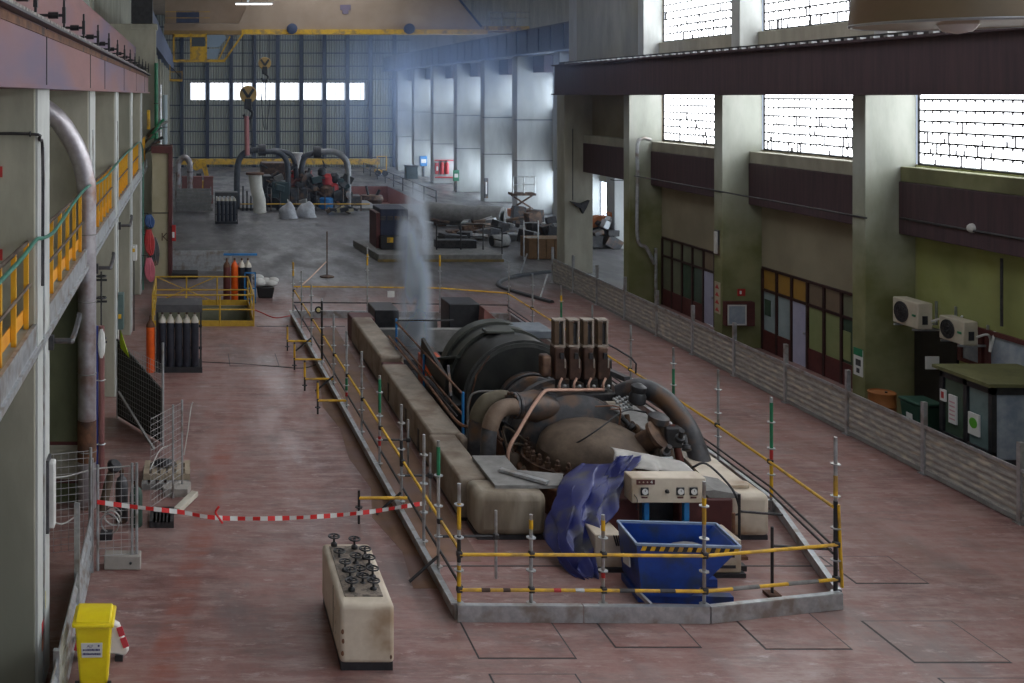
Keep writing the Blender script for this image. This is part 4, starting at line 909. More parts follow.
# bay nearest on the right: window strip and dark doorway
wn[0] += 1
sw = struct(MB().box(XW - .08, XW + .02, 20.2, 24.85, 2.60, 2.7).box(XW - .08, XW + .02, 20.2, 24.85, 1.8, 1.88).box(XW - .08, XW + .02, 24.72, 24.85, 1.88, 2.6).box(XW - .08, XW + .02, 24.1, 24.2, 1.88, 2.6).box(XW - .08, XW + .02, 23.85, 24.0, 1.88, 2.6).box(XW - .08, XW + .02, 22, 22.12, 1.88, 2.6).build('window_%d' % wn[0], MAROON, smooth=False), 'maroon framed window strip over the guard booth')
SKYG = mat('bluish_reflecting_glass', (.22, .27, .33), (.38, .42, .46), 2.2, .15)
for a, b in ((24.2, 24.72), (22.12, 23.85), (20.2, 22)): B(XW - .04, XW, a, b, 1.88, 2.6).build('pane', SKYG, sw, smooth=False)
struct(B(XW - .06, XW + .01, 24.9, 26.35, 0, 2.35).build('door_1', mat('dark_doorway', (.012, .010, .008), (.02, .017, .014), 3, .6), smooth=False), 'dark doorway beside the column')
# guard booth
bt = thing('guard_booth', 'dark framed glass booth with flat yellow green roof behind the hoarding', 'booth', (17.1, 22.2, 0))
BX0, BX1, BY0, BY1, BZ = 16.25, 18.0, 20.4, 23.0, 2.08
MB().box(BX0 - .1, BX1, BY0 + 1.05, BY1 + .1, BZ, BZ + .07).build('roof', mat('mossy_roof', (.10, .10, .04), (.14, .14, .055), 3, .8), bt, smooth=False)
BY0 += 1.1
fm = MB().box(BX0, BX1 - .02, BY0, BY1, 0, .35)
for (x, y) in ((BX0, BY0), (BX0, BY1 - .09), (BX0, (BY0 + BY1) / 2 - .05), (BX1 - .12, BY0), ((BX0 + BX1) / 2, BY0)): fm.box(x, x + .1, y, y + .1, .35, BZ)
fm.box(BX0, BX1 - .02, BY0, BY0 + .09, BZ - .16, BZ).box(BX0, BX0 + .1, BY0, BY1, BZ - .16, BZ).box(BX0, BX0 + .1, BY0, BY1, .35, .75).box(BX0, BX1 - .02, BY0, BY0 + .09, .35, .6).box(BX0 + .1, BX1 - .02, BY1 - .08, BY1, .35, BZ)
fm.build('frame', BLACK, bt, smooth=False)
for a, b in ((BY0 + .12, (BY0 + BY1) / 2 - .08), ((BY0 + BY1) / 2 + .08, BY1 - .12)): B(BX0 + .04, BX0 + .06, a, b, .75, BZ - .16).build('pane', DGR if a > 22 else mat('teal_pane', (.10, .16, .16), (.15, .22, .22), 2, .15), bt, smooth=False)
for a, b in ((BX0 + .12, (BX0 + BX1) / 2 - .02), ((BX0 + BX1) / 2 + .12, BX1 - .14)): B(a, b, BY0 + .04, BY0 + .06, .6, BZ - .16).build('pane', SKYG, bt, smooth=False)
po = B(BX0 - .01, BX0 + .03, 21.85, 22.15, .95, 1.4).build('poster', PAPER, bt, smooth=False); MB().lathe([(0, 0), (.11, 0), (.11, .008), (0, .008)], (BX0 - .016, 22.0, 1.2), (1, 0, 0), 16).build('green_disc', mat('leaf_green', (.10, .38, .03)), po)
po = B(BX0 - .01, BX0 + .03, 22.5, 22.72, 1.0, 1.6).build('poster', PAPER, bt, smooth=False)
for k in range(5): B(BX0 - .014, BX0 - .01, 22.53, 22.69, 1.08 + .09 * k, 1.11 + .09 * k).build('printed_line', mat('pink_print', (.55, .30, .33)), po, smooth=False)
po = B(BX0 - .01, BX0 + .03, 22.82, 22.98, 1.4, 1.65).build('poster', PAPER, bt, smooth=False); B(BX0 - .014, BX0 - .01, 22.86, 22.94, 1.46, 1.6).build('red_mark', RED, po, smooth=False)
MB().box(16.7, 17.1, 21.55, 21.58, 1.0, 1.75).build('wall_sheet', PAPER, bt, smooth=False)
pw = B(17.3, 17.62, 24.95, 24.97, 1.55, 1.85).build('notice_board', PAPER, smooth=False); tag(pw, 'small white notice on the dark doorway beside the booth', 'notice')
# air conditioners
def ac(x0, x1, y0, y1, z0, z1, label, s):
    t = thing('air_conditioner', label, 'air conditioner', ((x0 + x1) / 2, (y0 + y1) / 2, z0), 'outdoor air conditioning units on the green wall')
    ACM = mat('ac_cream', (.40, .36, .28), (.48, .43, .34), 3, .5)
    B(x0, x1, y0, y1, z0, z1).build('case', ACM, t, bevel=.025)
    yc = y1 - (y1 - y0) * .36; zc = (z0 + z1) / 2; r = (z1 - z0) * .4
    g = MB().lathe([(0, 0), (r, 0), (r, .012), (0, .012)], (x0 - .012, yc, zc), (1, 0, 0), 20).build('fan_opening', BLACK, t)
    gm = MB()
    for q in (.35, .65, .98): gm.torus((x0 - .018, yc, zc), r * q, .008, (1, 0, 0), 20, 5)
    for q in range(4): a = q * math.pi / 4; gm.bar((x0 - .02, yc - r * math.cos(a), zc - r * math.sin(a)), (x0 - .02, yc + r * math.cos(a), zc + r * math.sin(a)), .01, .01)
    gm.build('fan_grille', DSTEEL, g)
    B(x0 - .012, x0, y0 + .08, y0 + .2, zc - .03, zc + .02).build('badge', GREEN, t, smooth=False)
    B(x0 + .1, x0 + .22, y0 - .015, y0, z0 + .12, z0 + .32).build('valve_cover', BLACK, t, smooth=False)
    for yy in (y0 + .1, y1 - .15): MB().box(x0 - .05, XW - .01, yy, yy + .04, z0 - .05, z0 - .005).box(XW - .05, XW - .01, yy, yy + .04, z0 - .05, z1 - .1).build('bracket', STEEL, t, smooth=False)
    T(smoothpath([(x1 - .05, y0 - .02, z0 + .2), (x1 + .05, y0 - .2, z0 + .3), (x1 + .2, y0 - .1, z0 + .15), (x1 + .15, y0 - .15, z0 - .1), (XW - .03, y0 - .1, z0 + .35)], 5), .025, 8).build('hose', WHITE, t)
ac(17.05, 17.4, 24.85, 25.75, 2.5, 3.12, 'upper left cream air conditioner bracketed on the green wall by the column', 1)
ac(17.4, 17.72, 23.85, 24.65, 2.36, 2.9, 'cream air conditioner lower and nearer, above the booth roof', 2)
# bin, drum, striped board behind the hoarding
t = thing('wheeled_bin', 'dark green wheeled bin with white label beside the booth', 'bin', (16.75, 24.3, 0))
MB().add([(16.52, 24.05, .08), (16.98, 24.05, .08), (16.98, 24.55, .08), (16.52, 24.55, .08), (16.46, 23.98, .95), (17.04, 23.98, .95), (17.04, 24.62, .95), (16.46, 24.62, .95)], [(0, 3, 2, 1), (4, 5, 6, 7), (0, 1, 5, 4), (1, 2, 6, 5), (2, 3, 7, 6), (3, 0, 4, 7)]).build('body', mat('bin_green', (.015, .06, .04)), t, bevel=.03)
B(16.44, 17.06, 23.95, 24.66, .95, 1.02).build('lid', mat('bin_green', (.015, .06, .04)), t, bevel=.03); B(16.47, 16.49, 24.2, 24.4, .5, .72).build('label', PAPER, t, smooth=False)
for y in (24.1, 24.5): MB().lathe([(.09, 0), (.09, .05)], (16.98, y, .09), (0, 1, 0), 12).build('wheel', RUBBER, t)
dr = thing('oil_drum', 'rusty orange oil drum next to the green wheeled bin', 'drum', (16.5, 25.3, 0))
MB().lathe([(.29, 0), (.3, .02), (.29, .06), (.29, .3), (.305, .32), (.29, .34), (.29, .6), (.305, .62), (.29, .64), (.29, .88), (.3, .92), (.28, .93), (.27, .9), (0, .9)], (16.5, 25.3, 0), n=20).build('barrel', mat('drum_orange', (.34, .13, .03), (.26, .09, .025), 4, .6), dr)
MB().lathe([(.03, 0), (.03, .03)], (16.6, 25.3, .9), n=8).build('bung', BLACK, dr)
t = thing('striped_board', 'black and pale striped warning board leaning by the booth', 'board', (17.0, 23.55, 0))
B(16.95, 16.98, 23.3, 23.8, .9, 1.45).build('board', BLACK, t, smooth=False)
for k in range(4): MB().add([(16.94, 23.32 + .12 * k, .92), (16.94, 23.38 + .12 * k, .92), (16.94, 23.46 + .12 * k, 1.43), (16.94, 23.40 + .12 * k, 1.43)], [(0, 1, 2, 3)]).build('stripe', CREAM, t, smooth=False)
B(16.96, 16.98, 23.5, 23.56, 0, .9).build('leg', STEEL, t, smooth=False)
# column fittings
t = thing('fire_hose_cabinet', 'dark red fire hose cabinet with white framed glass on a green column', 'hose cabinet', (17.2, 33.3, .8))
B(16.82, 17.72, 33.28, 33.5, .75, 1.5).build('box', MAROON, t, smooth=False)
MB().box(16.86, 17.45, 33.26, 33.28, 1.38, 1.42).box(16.86, 16.9, 33.26, 33.28, .8, 1.38).box(17.41, 17.45, 33.26, 33.28, .8, 1.38).box(16.86, 17.45, 33.26, 33.28, .78, .82).build('door_frame', WHITE, t, smooth=False); B(16.9, 17.41, 33.27, 33.28, .82, 1.38).build('pane', SKYG, t, smooth=False)
t = thing('fire_sign', 'small red fire equipment sign above the hose cabinet', 'sign', (17.35, 33.48, 1.7)); B(17.28, 17.52, 33.47, 33.5, 1.66, 1.88).build('plate', RED, t, smooth=False); B(17.34, 17.4, 33.465, 33.47, 1.72, 1.82).build('symbol', PAPER, t, smooth=False)
t = thing('arrow_sign', 'strip of red arrows painted sign on the column edge', 'sign', (16.79, 33.7, 1.2))
B(16.785, 16.8, 33.6, 33.95, 1.05, 2.05).build('plate', mat('sign_cream', (.42, .36, .26)), t, smooth=False)
for k in range(4): MB().add([(16.78, 33.64, 1.12 + .24 * k), (16.78, 33.92, 1.12 + .24 * k), (16.78, 33.78, 1.26 + .24 * k)], [(0, 1, 2)]).build('arrow', RED, t, smooth=False)
t = thing('safety_poster', 'torn green and white safety poster on the near column', 'poster', (16.79, 26.66, 1))
B(16.785, 16.8, 26.48, 26.84, .95, 1.62).build('sheet', PAPER, t, smooth=False); B(16.78, 16.785, 26.48, 26.84, 1.45, 1.64).build('header', GREEN, t, smooth=False)
for (a, b, c, d) in ((26.55, 26.75, 1.2, 1.36), (26.6, 26.72, 1.02, 1.14)): B(16.78, 16.785, a, b, c, d).build('figure', GREYM, t, smooth=False)
t = thing('wall_lamp', 'fluorescent wall lamp on the column edge by the dark glazed front', 'lamp', (16.77, 33.9, 3.0)); B(16.7, 16.79, 33.7, 33.85, 2.95, 3.65).build('tube', WHITE, t, bevel=.02); B(16.76, 16.8, 33.66, 33.9, 2.9, 3.7).build('holder', GREYM, t, smooth=False)

# ------------------------------------------------------------------ left walkway railings
def railing(y0, y1, label):
    t = thing('walkway_railing', label, 'railing', (-2.1, (y0 + y1) / 2, 5.0), 'yellow railings along the walkway')
    n = max(2, round((y1 - y0) / .88)); x = -2.1
    f = MB().box(x - .03, x + .03, y0 + .05, y0 + .11, 5.0, 6.1)
    p0 = f.build('baluster', mat('yellow_orange_paint', (.80, .42, .02), (.72, .33, .015), 4, .45), t, smooth=False)
    for k in range(1, n): copy_part(p0, t, (0, (y1 - y0 - .16) * k / (n - 1), 0))
    B(x - .05, x - .035, y0 + .05, y1 - .05, 5.06, 5.24).build('kick_plate', mat('orange_kick', (.75, .32, .02), (.62, .24, .015), 3, .5), t, smooth=False)
    T([(x + .04, y0 + .02, 5.56), (x + .04, y1 - .02, 5.56)], .022, 6).build('mid_rail', LAG, t); T([(x, y0, 6.1), (x, y1, 6.1)], .028, 6).build('hand_rail', LAG, t)
names = ['nearest', 'second', 'third', 'fourth', 'fifth', 'sixth']
ygaps = list(zip([y + 1.2 for y in YL], YL[1:])) + [(43.7, 49)]
for k, (a, b) in enumerate(ygaps[2:]): railing(a + .02, b - (.55 if k == 1 else .02), 'yellow walkway railing, the %s bay seen from the camera side' % names[k])
hs = [px(-10, 285, 10.6), px(18, 258, 12.2), px(33, 240, 13.3), px(40, 238, 13.9), px(48, 233, 14.9), px(58, 218, 16.2), px(70, 203, 17.6), px(86, 187, 19.9), px(96, 184, 21.5), px(105, 176, 24.6), px(117, 162, 28.6), px(131, 148, 35.6), px(140, 146, 42.8), px(141, 200, 43.6), px(142, 296, 43.6)]
hs = [Vector((max(p.x, -1.93), p.y, p.z)) for p in hs]
tag(T(smoothpath(hs, 5), .026, 8).build('hose', mat('teal_green_hose', (.02, .13, .09), (.03, .19, .13), 4, .45)), 'long green hose tied along the walkway railings', 'hose')
# big lagged pipe
t = thing('lagged_pipe', 'thick silver lagged pipe rising in front of the walkway and bending away', 'pipe', (-2.0, 20.6, 0))
MB().tube(smoothpath([(-2.0, 20.6, 5.9), (-2.02, 20.6, 6.3), (-2.12, 20.55, 6.75), (-2.32, 20.45, 7.2), (-2.62, 20.3, 7.62), (-3.2, 20.1, 8.0)], 8), .19, 18).build('bend', SILVER, t)
MB().tube([(-2.0, 20.6, 0), (-2.0, 20.6, 2.2), (-2.0, 20.6, 5.92)], .18, 18).build('riser', SILVER, t)
for z in (1.1, 2.6, 4.0, 5.3): MB().torus((-2.0, 20.6, z), .182, .012, (0, 0, 1), 20, 5).build('band', GREYDUST, t)
MB().tube([(-2.0, 20.6, .9), (-2.0, 20.6, 1.7)], [.187, .184], 18).build('rust_patch', RUST, t)
# wall fittings on the near left column
t = thing('strip_lamp', 'white fluorescent strip lamp fixed low on the nearest left column', 'lamp', (-1.93, 14.4, 2.0)); B(-1.95, -1.86, 14.55, 14.75, 2.05, 2.95).build('diffuser', WHITE, t, bevel=.02); B(-1.97, -1.93, 14.5, 14.8, 2.0, 3.0).build('back_plate', GREYM, t, smooth=False)
t = thing('column_conduit', 'thin dark conduit with an elbow on the nearest left column', 'conduit', (-2.2, 13.65, 6)); T(smoothpath([(-3.2, 13.62, 7.5), (-2.05, 13.62, 7.5), (-1.95, 13.75, 7.42), (-1.93, 13.9, 7.2), (-1.93, 13.9, 5.5)], 4), .022, 6).build('tube', DSTEEL, t); MB().torus((-2.05, 13.62, 7.5), .03, .012, (1, 0, 0), 10, 5).build('clip', DSTEEL, t)
for (y, z, l) in ((1, 7.02, 'upper small red sign at the left edge of the near column'), (2, 5.95, 'lower small red sign at the left edge of the near column')):
    t = thing('red_sign', l, 'sign', (-2.48, 13.68, z), 'red signs on the near column'); B(-2.60, -2.42, 13.67, 13.7, z - .08, z + .06).build('plate', RED, t, smooth=False); B(-2.58, -2.5, 13.665, 13.67, z - .03, z + .02).build('symbol', MAROON, t, smooth=False)
for k, (y, z) in enumerate(((13.6, 4.55), (20.8, 4.4), (28, 4.4))):
    t = thing('cable_bracket', 'short steel pipe bracket under the walkway at the %s column' % names[k], 'bracket', (-1.9, y, z), 'pipe brackets under the walkway')
    T(smoothpath([(-2.2, y + 1.3, z), (-1.72, y + 1.3, z), (-1.66, y + 1.4, z), (-1.66, y + 2.3, z + .12), (-1.7, y + 2.4, z + .14)], 3), .04, 8).build('arm', GREYM, t); B(-2.02, -1.9, y + 1.15, y + 1.25, z - .1, z + .1).build('plate', DSTEEL, t, smooth=False)
for (x, r, m_, lab) in ((-1.8, .06, mat('dull_red_pipe', (.22, .09, .08), (.16, .06, .06), 4, .5), 'thin dull red pipe standing behind the silver pipe'), (-1.9, .035, mat('deep_blue_pipe', (.02, .04, .22)), 'thin blue pipe standing behind the silver pipe')):
    t = thing('service_pipe', lab, 'pipe', (x, 21.9, 0)); T([(x, 21.6, 0), (x, 21.6, 3.3)], r, 8).build('tube', m_, t)
    for z in (.9, 2.2): MB().torus((x, 21.6, z), r + .01, .014, (0, 0, 1), 10, 5).build('clamp', STEEL, t)
    if r > .04: MB().sphere((x, 21.58, 2.95), .1, 8, 6, (.8, .8, 3.4)).build('wrapping', WHITE, t)

for (Y, z0, z1, m_, lab) in ((29.0, 1.65, 2.6, mat('teal_grey_box', (.07, .11, .11), (.09, .14, .13), 4, .5), 'teal grey switch box with yellow sign on a left column'), (36.1, 2.4, 2.9, WHITE, 'small white switch box on a further left column')):
    t = thing('switch_box', lab, 'switch box', (-1.9, Y, z0), 'switch boxes on the left columns'); B(-1.97, -1.8, Y - .3, Y + .1, z0, z1).build('case', m_, t, bevel=.015); B(-1.94, -1.86, Y - .31, Y - .3, z0 + .3, z0 + .42).build('warning_sign', YELL, t, smooth=False)
    T([(-1.9, Y - .1, z0), (-1.9, Y - .1, 0)], .02, 6).build('cable', BLACK, t)
t = thing('valve_stack', 'dark valve rods with handwheels fixed along the second left column', 'valve', (-1.85, 22.2, 0))
for k, z in enumerate((4.2, 3.75, 2.9)): MB().torus((-1.86, 22.25, z), .1, .018, (0, 0, 1), 14, 5).tube([(-1.98, 22.25, z - .08), (-1.74, 22.25, z - .08)], .025, 6).build('handwheel', BLACK, t)
T([(-1.86, 22.25, 1.0), (-1.86, 22.25, 4.3)], .02, 6).build('rod', DSTEEL, t); B(-1.93, -1.79, 22.2, 22.3, 2.2, 2.5).build('gear_box', GREYM, t, bevel=.02)
tag(T(smoothpath([gp(200, 362), gp(240, 364), gp(280, 367), gp(305, 368), gp(325, 361)], 6), .02, 6).build('floor_cable', BLACK), 'thin black cable lying across the aisle floor', 'cable')
tag(T(smoothpath([gp(252, 309), gp(262, 313), gp(275, 318), gp(290, 316)], 6), .03, 6).build('floor_hose', RED), 'dull red hose lying on the floor past the pit railing', 'hose')
t = thing('barrier_stanchion', 'thin barrier stanchion on a round base behind the scaffold corner', 'stanchion', gp(327, 277)); p_ = gp(327, 277)
T([p_, p_ + Vector((0, 0, 2.0))], .03, 8).build('pole', RUSTD, t); MB().lathe([(.32, 0), (.32, .04), (.1, .1)], p_, n=16).build('base', RUSTD, t)
strip_pts = [px(297, 288, 38.2), px(303, 284, 38.9), px(313, 275, 41), px(326, 262, 46)]
tag(T(smoothpath(strip_pts, 4), .03, 5).build('tape_scrap', mat('peach_tape', (.6, .42, .32))), 'pale tape strung from the scaffold corner to the stanchion', 'tape')
# ------------------------------------------------------------------ hoarding and site fence on the left
hl = thing('corrugated_hoarding', 'low corrugated steel hoarding behind the yellow bin on the left', 'hoarding', (-1.66, 15.5, 0))
for a, b in zip((10.9, 13.2, 15.6), (13.2, 15.6, 17.8)): corr('corrugated_panel', hl, (-1.66, a + .04, 0), (-1.66, b - .04, 0), .04, 1.0, 4, .035, STEEL)
for Y, h in ((13.2, 1.1), (15.6, 2.0), (17.8, 1.9)): B(-1.7, -1.62, Y - .04, Y + .04, 0, h).build('post', STEEL, hl, smooth=False)
def fence(name, label, a, b, h, posts, z0=.12, mesh=True, cell=.12, wm=None, mtop=None):
    a = Vector(a); b = Vector(b); L = (b - a).length; d = (b - a).normalized()
    t = thing(name, label, 'fence panel', (a + b) / 2, 'mesh site fence panels by the left wall')
    for k, q in enumerate(posts): p = a + d * (q * L); T([p, p + Vector((0, 0, h))], .024, 8).build('post', STEEL, t)
    m = MB(); nx = int(L / cell); nz = int((h - z0) / cell)
    for k in range(nx + 1): p = a + d * (L * k / nx); m.bar(p + Vector((0, 0, z0)), p + Vector((0, 0, h - .05)), .006, .006)
    for k in range(nz + 1): z = z0 + (h - .05 - z0) * k / nz; m.bar(a + Vector((0, 0, z)), b + Vector((0, 0, z)), .006, .006)
    o = m.build('wire_mesh', wm or mat('pale_wire', (.42, .42, .42), rough=.5), t, smooth=False); o['kind'] = 'stuff'
    return t
f1 = fence('site_fence', 'wire mesh fence panel on a concrete foot at the aisle edge', (-1.55, 17.85, 0), (-.9, 17.95, 0), 1.78, (.0, .88, 1))
B(-1.45, -.83, 17.86, 18.1, 0, .24).build('concrete_foot', mat('foot_concrete', (.30, .28, .25), (.36, .33, .30), 4, .9), f1, bevel=.02); MB().sphere((-1.0, 17.86, .12), .025, 6, 5).build('foot_hole', BLACK, f1)
f2 = fence('site_fence', 'wire mesh fence panel with twin posts beside the pallets', (-.75, 20.3, 0), (-.16, 21.4, 0), 1.85, (.7, 1))
MB().prism([(-.5, 21.1), (-.05, 21.1), (.02, 21.5), (-.2, 21.6), (-.55, 21.35)], 'z', 0, .16).build('concrete_foot', MATS['foot_concrete'], f2)
f3 = fence('site_fence', 'mesh fence panel backed with black netting by the third column', (-1.8, 26.3, 0), (-.62, 24.2, 0), 1.9, (0, 1))
net = MB().add([(-1.83, 26.35, .05), (-.64, 24.25, .05), (-.64, 24.25, 1.25), (-1.83, 26.35, 1.95), (-1.8, 26.38, .05), (-.61, 24.28, .05), (-.61, 24.28, 1.25), (-1.8, 26.38, 1.95)], [(0, 1, 2, 3), (4, 7, 6, 5), (3, 2, 6, 7)]).build('black_netting', mat('black_netting', (.012, .013, .012), (.02, .022, .018), 8, .8), f3)
T([(-.62, 24.2, 0), (-.62, 24.2, 2.35)], .03, 8).build('post', STEEL, f3)
MB().bar((-1.7, 25.2, .95), (-.8, 23.6, .12), .05, .05).build('prop', GREYDUST, f3, smooth=False)
f4 = fence('site_fence', 'nearest mesh fence panel in front of the silver pipe', (-2.5, 17.5, .3), (-1.66, 17.75, .3), 1.8, (1,))
MB().add([(-1.72, 26.0, 1.95), (-1.5, 25.7, 1.72), (-1.62, 25.8, 2.05), (-1.7, 26.0, 2.25), (-1.45, 25.7, 1.6), (-1.7, 26.0, 1.8)], [(0, 1, 2), (0, 2, 3), (0, 4, 1), (0, 5, 4), (2, 1, 4), (3, 2, 4, 5)]).build('hi_vis_cloth', mat('hi_vis', (.6, .8, .02)), f3)
def strip_rag(pts, label, m=WHITE): tag(T(smoothpath(pts, 4), .012, 5).build('tape_scrap', m), label, 'tape')
strip_rag([px(150, 470, 20.5), px(160, 450, 22), px(170, 445, 22.4), px(176, 440, 21.5)], 'torn white tape tied between the fence posts')
strip_rag([px(48, 478, 17.6), px(68, 476, 17.8), px(95, 469, 18), px(130, 466, 18)], 'slack pale rope strung along the near mesh fence')
strip_rag([px(50, 520, 17.5), px(62, 524, 17.6), px(75, 517, 17.7)], 'short pale rope loop low on the near mesh fence')
strip_rag([px(184, 455, 21.4), px(188, 430, 21.4), px(191, 408, 21.4), px(193, 402, 21.4)], 'white tape streamer fluttering from the twin fence posts')
# debris behind the fence
for k, (x, Y, h, m_, lab) in enumerate(((-1.28, 19.9, .92, GREYM, 'small grey gas bottle behind the mesh fence'), (-1.0, 19.7, .78, mat('bottle_green', (.03, .06, .045)), 'small dark green gas bottle behind the mesh fence'))):
    t = thing('gas_bottle', lab, 'gas bottle', (x, Y, 0), 'gas bottles behind the fence')
    MB().lathe([(.1, 0), (.12, .03), (.12, h * .75), (.09, h * .88), (.04, h * .93), (.035, h)], (x, Y, 0), n=14).build('cylinder', m_, t); MB().lathe([(.05, 0), (.05, .06), (.02, .08)], (x, Y, h), n=10).build('valve', RUSTD, t)
t = thing('burner_hose', 'loose coil of pale hose with a black nozzle behind the fence', 'hose', (-1.5, 19.3, 0))
for k in range(3): MB().torus((-1.45 + .04 * k, 19.2, .25 + .1 * k), .17 - .02 * k, .015, (.3, 1, .3 * k), 18, 5).build('coil', (STEEL, WHITE, GREYDUST)[k], t)
MB().tube([(-1.6, 19.4, .4), (-1.5, 19.4, .9), (-1.4, 19.4, 1.2)], [.09, .08, .07], 10).build('nozzle_tube', LAG, t); MB().lathe([(.12, 0), (.14, .08), (.08, .14)], (-1.4, 19.4, 1.18), (.3, -.4, .8), 12).build('nozzle_cap', BLACK, t); B(-1.62, -1.4, 19.05, 19.3, 0, .1).build('foot', BLACK, t)
def pallet(name, label, x0, x1, y0, y1, z0=0, m=WOODP):
    t = thing(name, label, 'pallet', ((x0 + x1) / 2, (y0 + y1) / 2, z0), 'pallets by the fence')
    for k in range(3): y = y0 + (y1 - y0 - .1) * k / 2; B(x0, x1, y, y + .1, z0, z0 + .1).build('bearer', m, t, smooth=False)
    n = 6
    for k in range(n): x = x0 + (x1 - x0 - .11) * k / (n - 1); B(x, x + .11, y0, y1, z0 + .1, z0 + .125).build('deck_board', m, t, smooth=False)
    return t
pallet('pallet', 'grey worn pallet lying beside the twin fence posts', -.98, -.02, 21.5, 22.6, 0, GREYDUST)
pallet('pallet', 'dirty pallet stacked crosswise on the lower one', -.95, .0, 21.7, 22.5, .13, WOODP)
pallet('grating', 'dark slatted grating flat on the floor near the tape', -.75, -.3, 19.6, 20.3, 0, DSTEEL)
tag(MB().bar((-.25, 20.3, .05), (.1, 21.0, .12), .14, .1).build('timber_offcut', mat('pale_timber', (.55, .52, .44), (.48, .44, .36), 5, .8), bevel=.01), 'short pale timber offcut lying by the pallets', 'timber')
tag(MB().sphere((-.55, 22.1, .34), .16, 10, 6, (1.6, 1, .5)).build('oily_rag', BLACK), 'black oily rag heap on top of the pallets', 'rag')

# ------------------------------------------------------------------ yellow bin
BOFF = -.22
yb = thing('wheeled_bin', 'bright yellow wheeled bin with a white label at the hoarding corner', 'bin', (-1.28, 14.55, 0))
bv = [(-1.47, 14.32, .07), (-1.11, 14.32, .07), (-1.11, 14.78, .07), (-1.47, 14.78, .07), (-1.53, 14.24, .94), (-1.05, 14.24, .94), (-1.05, 14.9, .94), (-1.53, 14.9, .94)]
MB().add(bv, [(0, 3, 2, 1), (4, 5, 6, 7), (0, 1, 5, 4), (1, 2, 6, 5), (2, 3, 7, 6), (3, 0, 4, 7)]).build('body', YELLB, yb, bevel=.03)
MB().box(-1.57, -1.01, 14.19, 14.95, .94, 1.0).prism([(14.22, 1.0), (14.92, 1.0), (14.8, 1.07), (14.35, 1.06)], 'x', -1.53, -1.05).build('lid', YELLB, yb, bevel=.025)
T([(-1.53, 14.16, .98), (-1.05, 14.16, .98)], .02, 8).build('handle', YELLB, yb)
for x in (-1.53, -1.1): w1 = MB().lathe([(.03, 0), (.1, 0), (.1, .05), (.03, .05)], (x, 14.27, .1), (1, 0, 0), 18).build('wheel', RUBBER, yb); MB().lathe([(.05, 0), (.05, .06)], (x - .005, 14.27, .1), (1, 0, 0), 12).build('hub', GREYM, w1)
lbx = MB().add([(-1.44, 14.262, .52), (-1.17, 14.262, .525), (-1.165, 14.25, .725), (-1.45, 14.25, .72), (-1.44, 14.29, .52), (-1.17, 14.29, .525), (-1.165, 14.28, .725), (-1.45, 14.28, .72)], [(0, 1, 2, 3), (0, 3, 7, 4), (1, 5, 6, 2), (3, 2, 6, 7), (0, 4, 5, 1)]).build('label', PAPER, yb, smooth=False)
INK = mat('blue_black_ink', (.05, .05, .16))
tx = text('ALF', .05, (-1.33, 14.247, .68), INK, lbx, 'lettering', rx=86)
MB().lathe([(0, 0), (.014, 0), (.014, .004), (0, .004)], (-1.215, 14.245, .687), (0, 1, 0), 10).build('dot', INK, lbx)
for z in (.63, .575):
    m = MB(); x = -1.425; rr = random.Random(int(z * 1000))
    while x < -1.2: w_ = rr.uniform(.008, .016); m.box(x, x + w_, 14.246, 14.25, z - .012, z + .012 + rr.uniform(-.004, .004)); x += w_ + .005
    m.build('lettering', INK, lbx, smooth=False)
yb.location.y += BOFF; yb.scale = (1, .72, .98)
t = thing('striped_barrier', 'red and white folded road barrier standing behind the yellow bin', 'barrier', (-1.25, 15.0, 0))
MB().prism([(-1.6, .12), (-1.64, .3), (-1.56, .52), (-1.1, .56), (-1.0, .5), (-.93, .3), (-.86, .14), (-.92, .06), (-1.04, .08)], 'y', 15.0, 15.12).build('shell', mat('barrier_white', (.78, .74, .72)), t, bevel=.03)
for q in ((-1.6, .15, -1.56, .32), (-1.58, .36, -1.54, .5), (-1.0, .48, -.96, .36), (-.95, .33, -.9, .2)): MB().bar((q[0], 14.99, q[1]), (q[2], 14.99, q[3]), .02, .085).build('red_stripe', mat('barrier_red', (.6, .06, .09)), t, smooth=False)
B(-1.58, -1.48, 14.98, 15.15, 0, .13).build('foot', BLACK, t); B(-1.06, -.95, 14.98, 15.15, 0, .08).build('foot', BLACK, t)
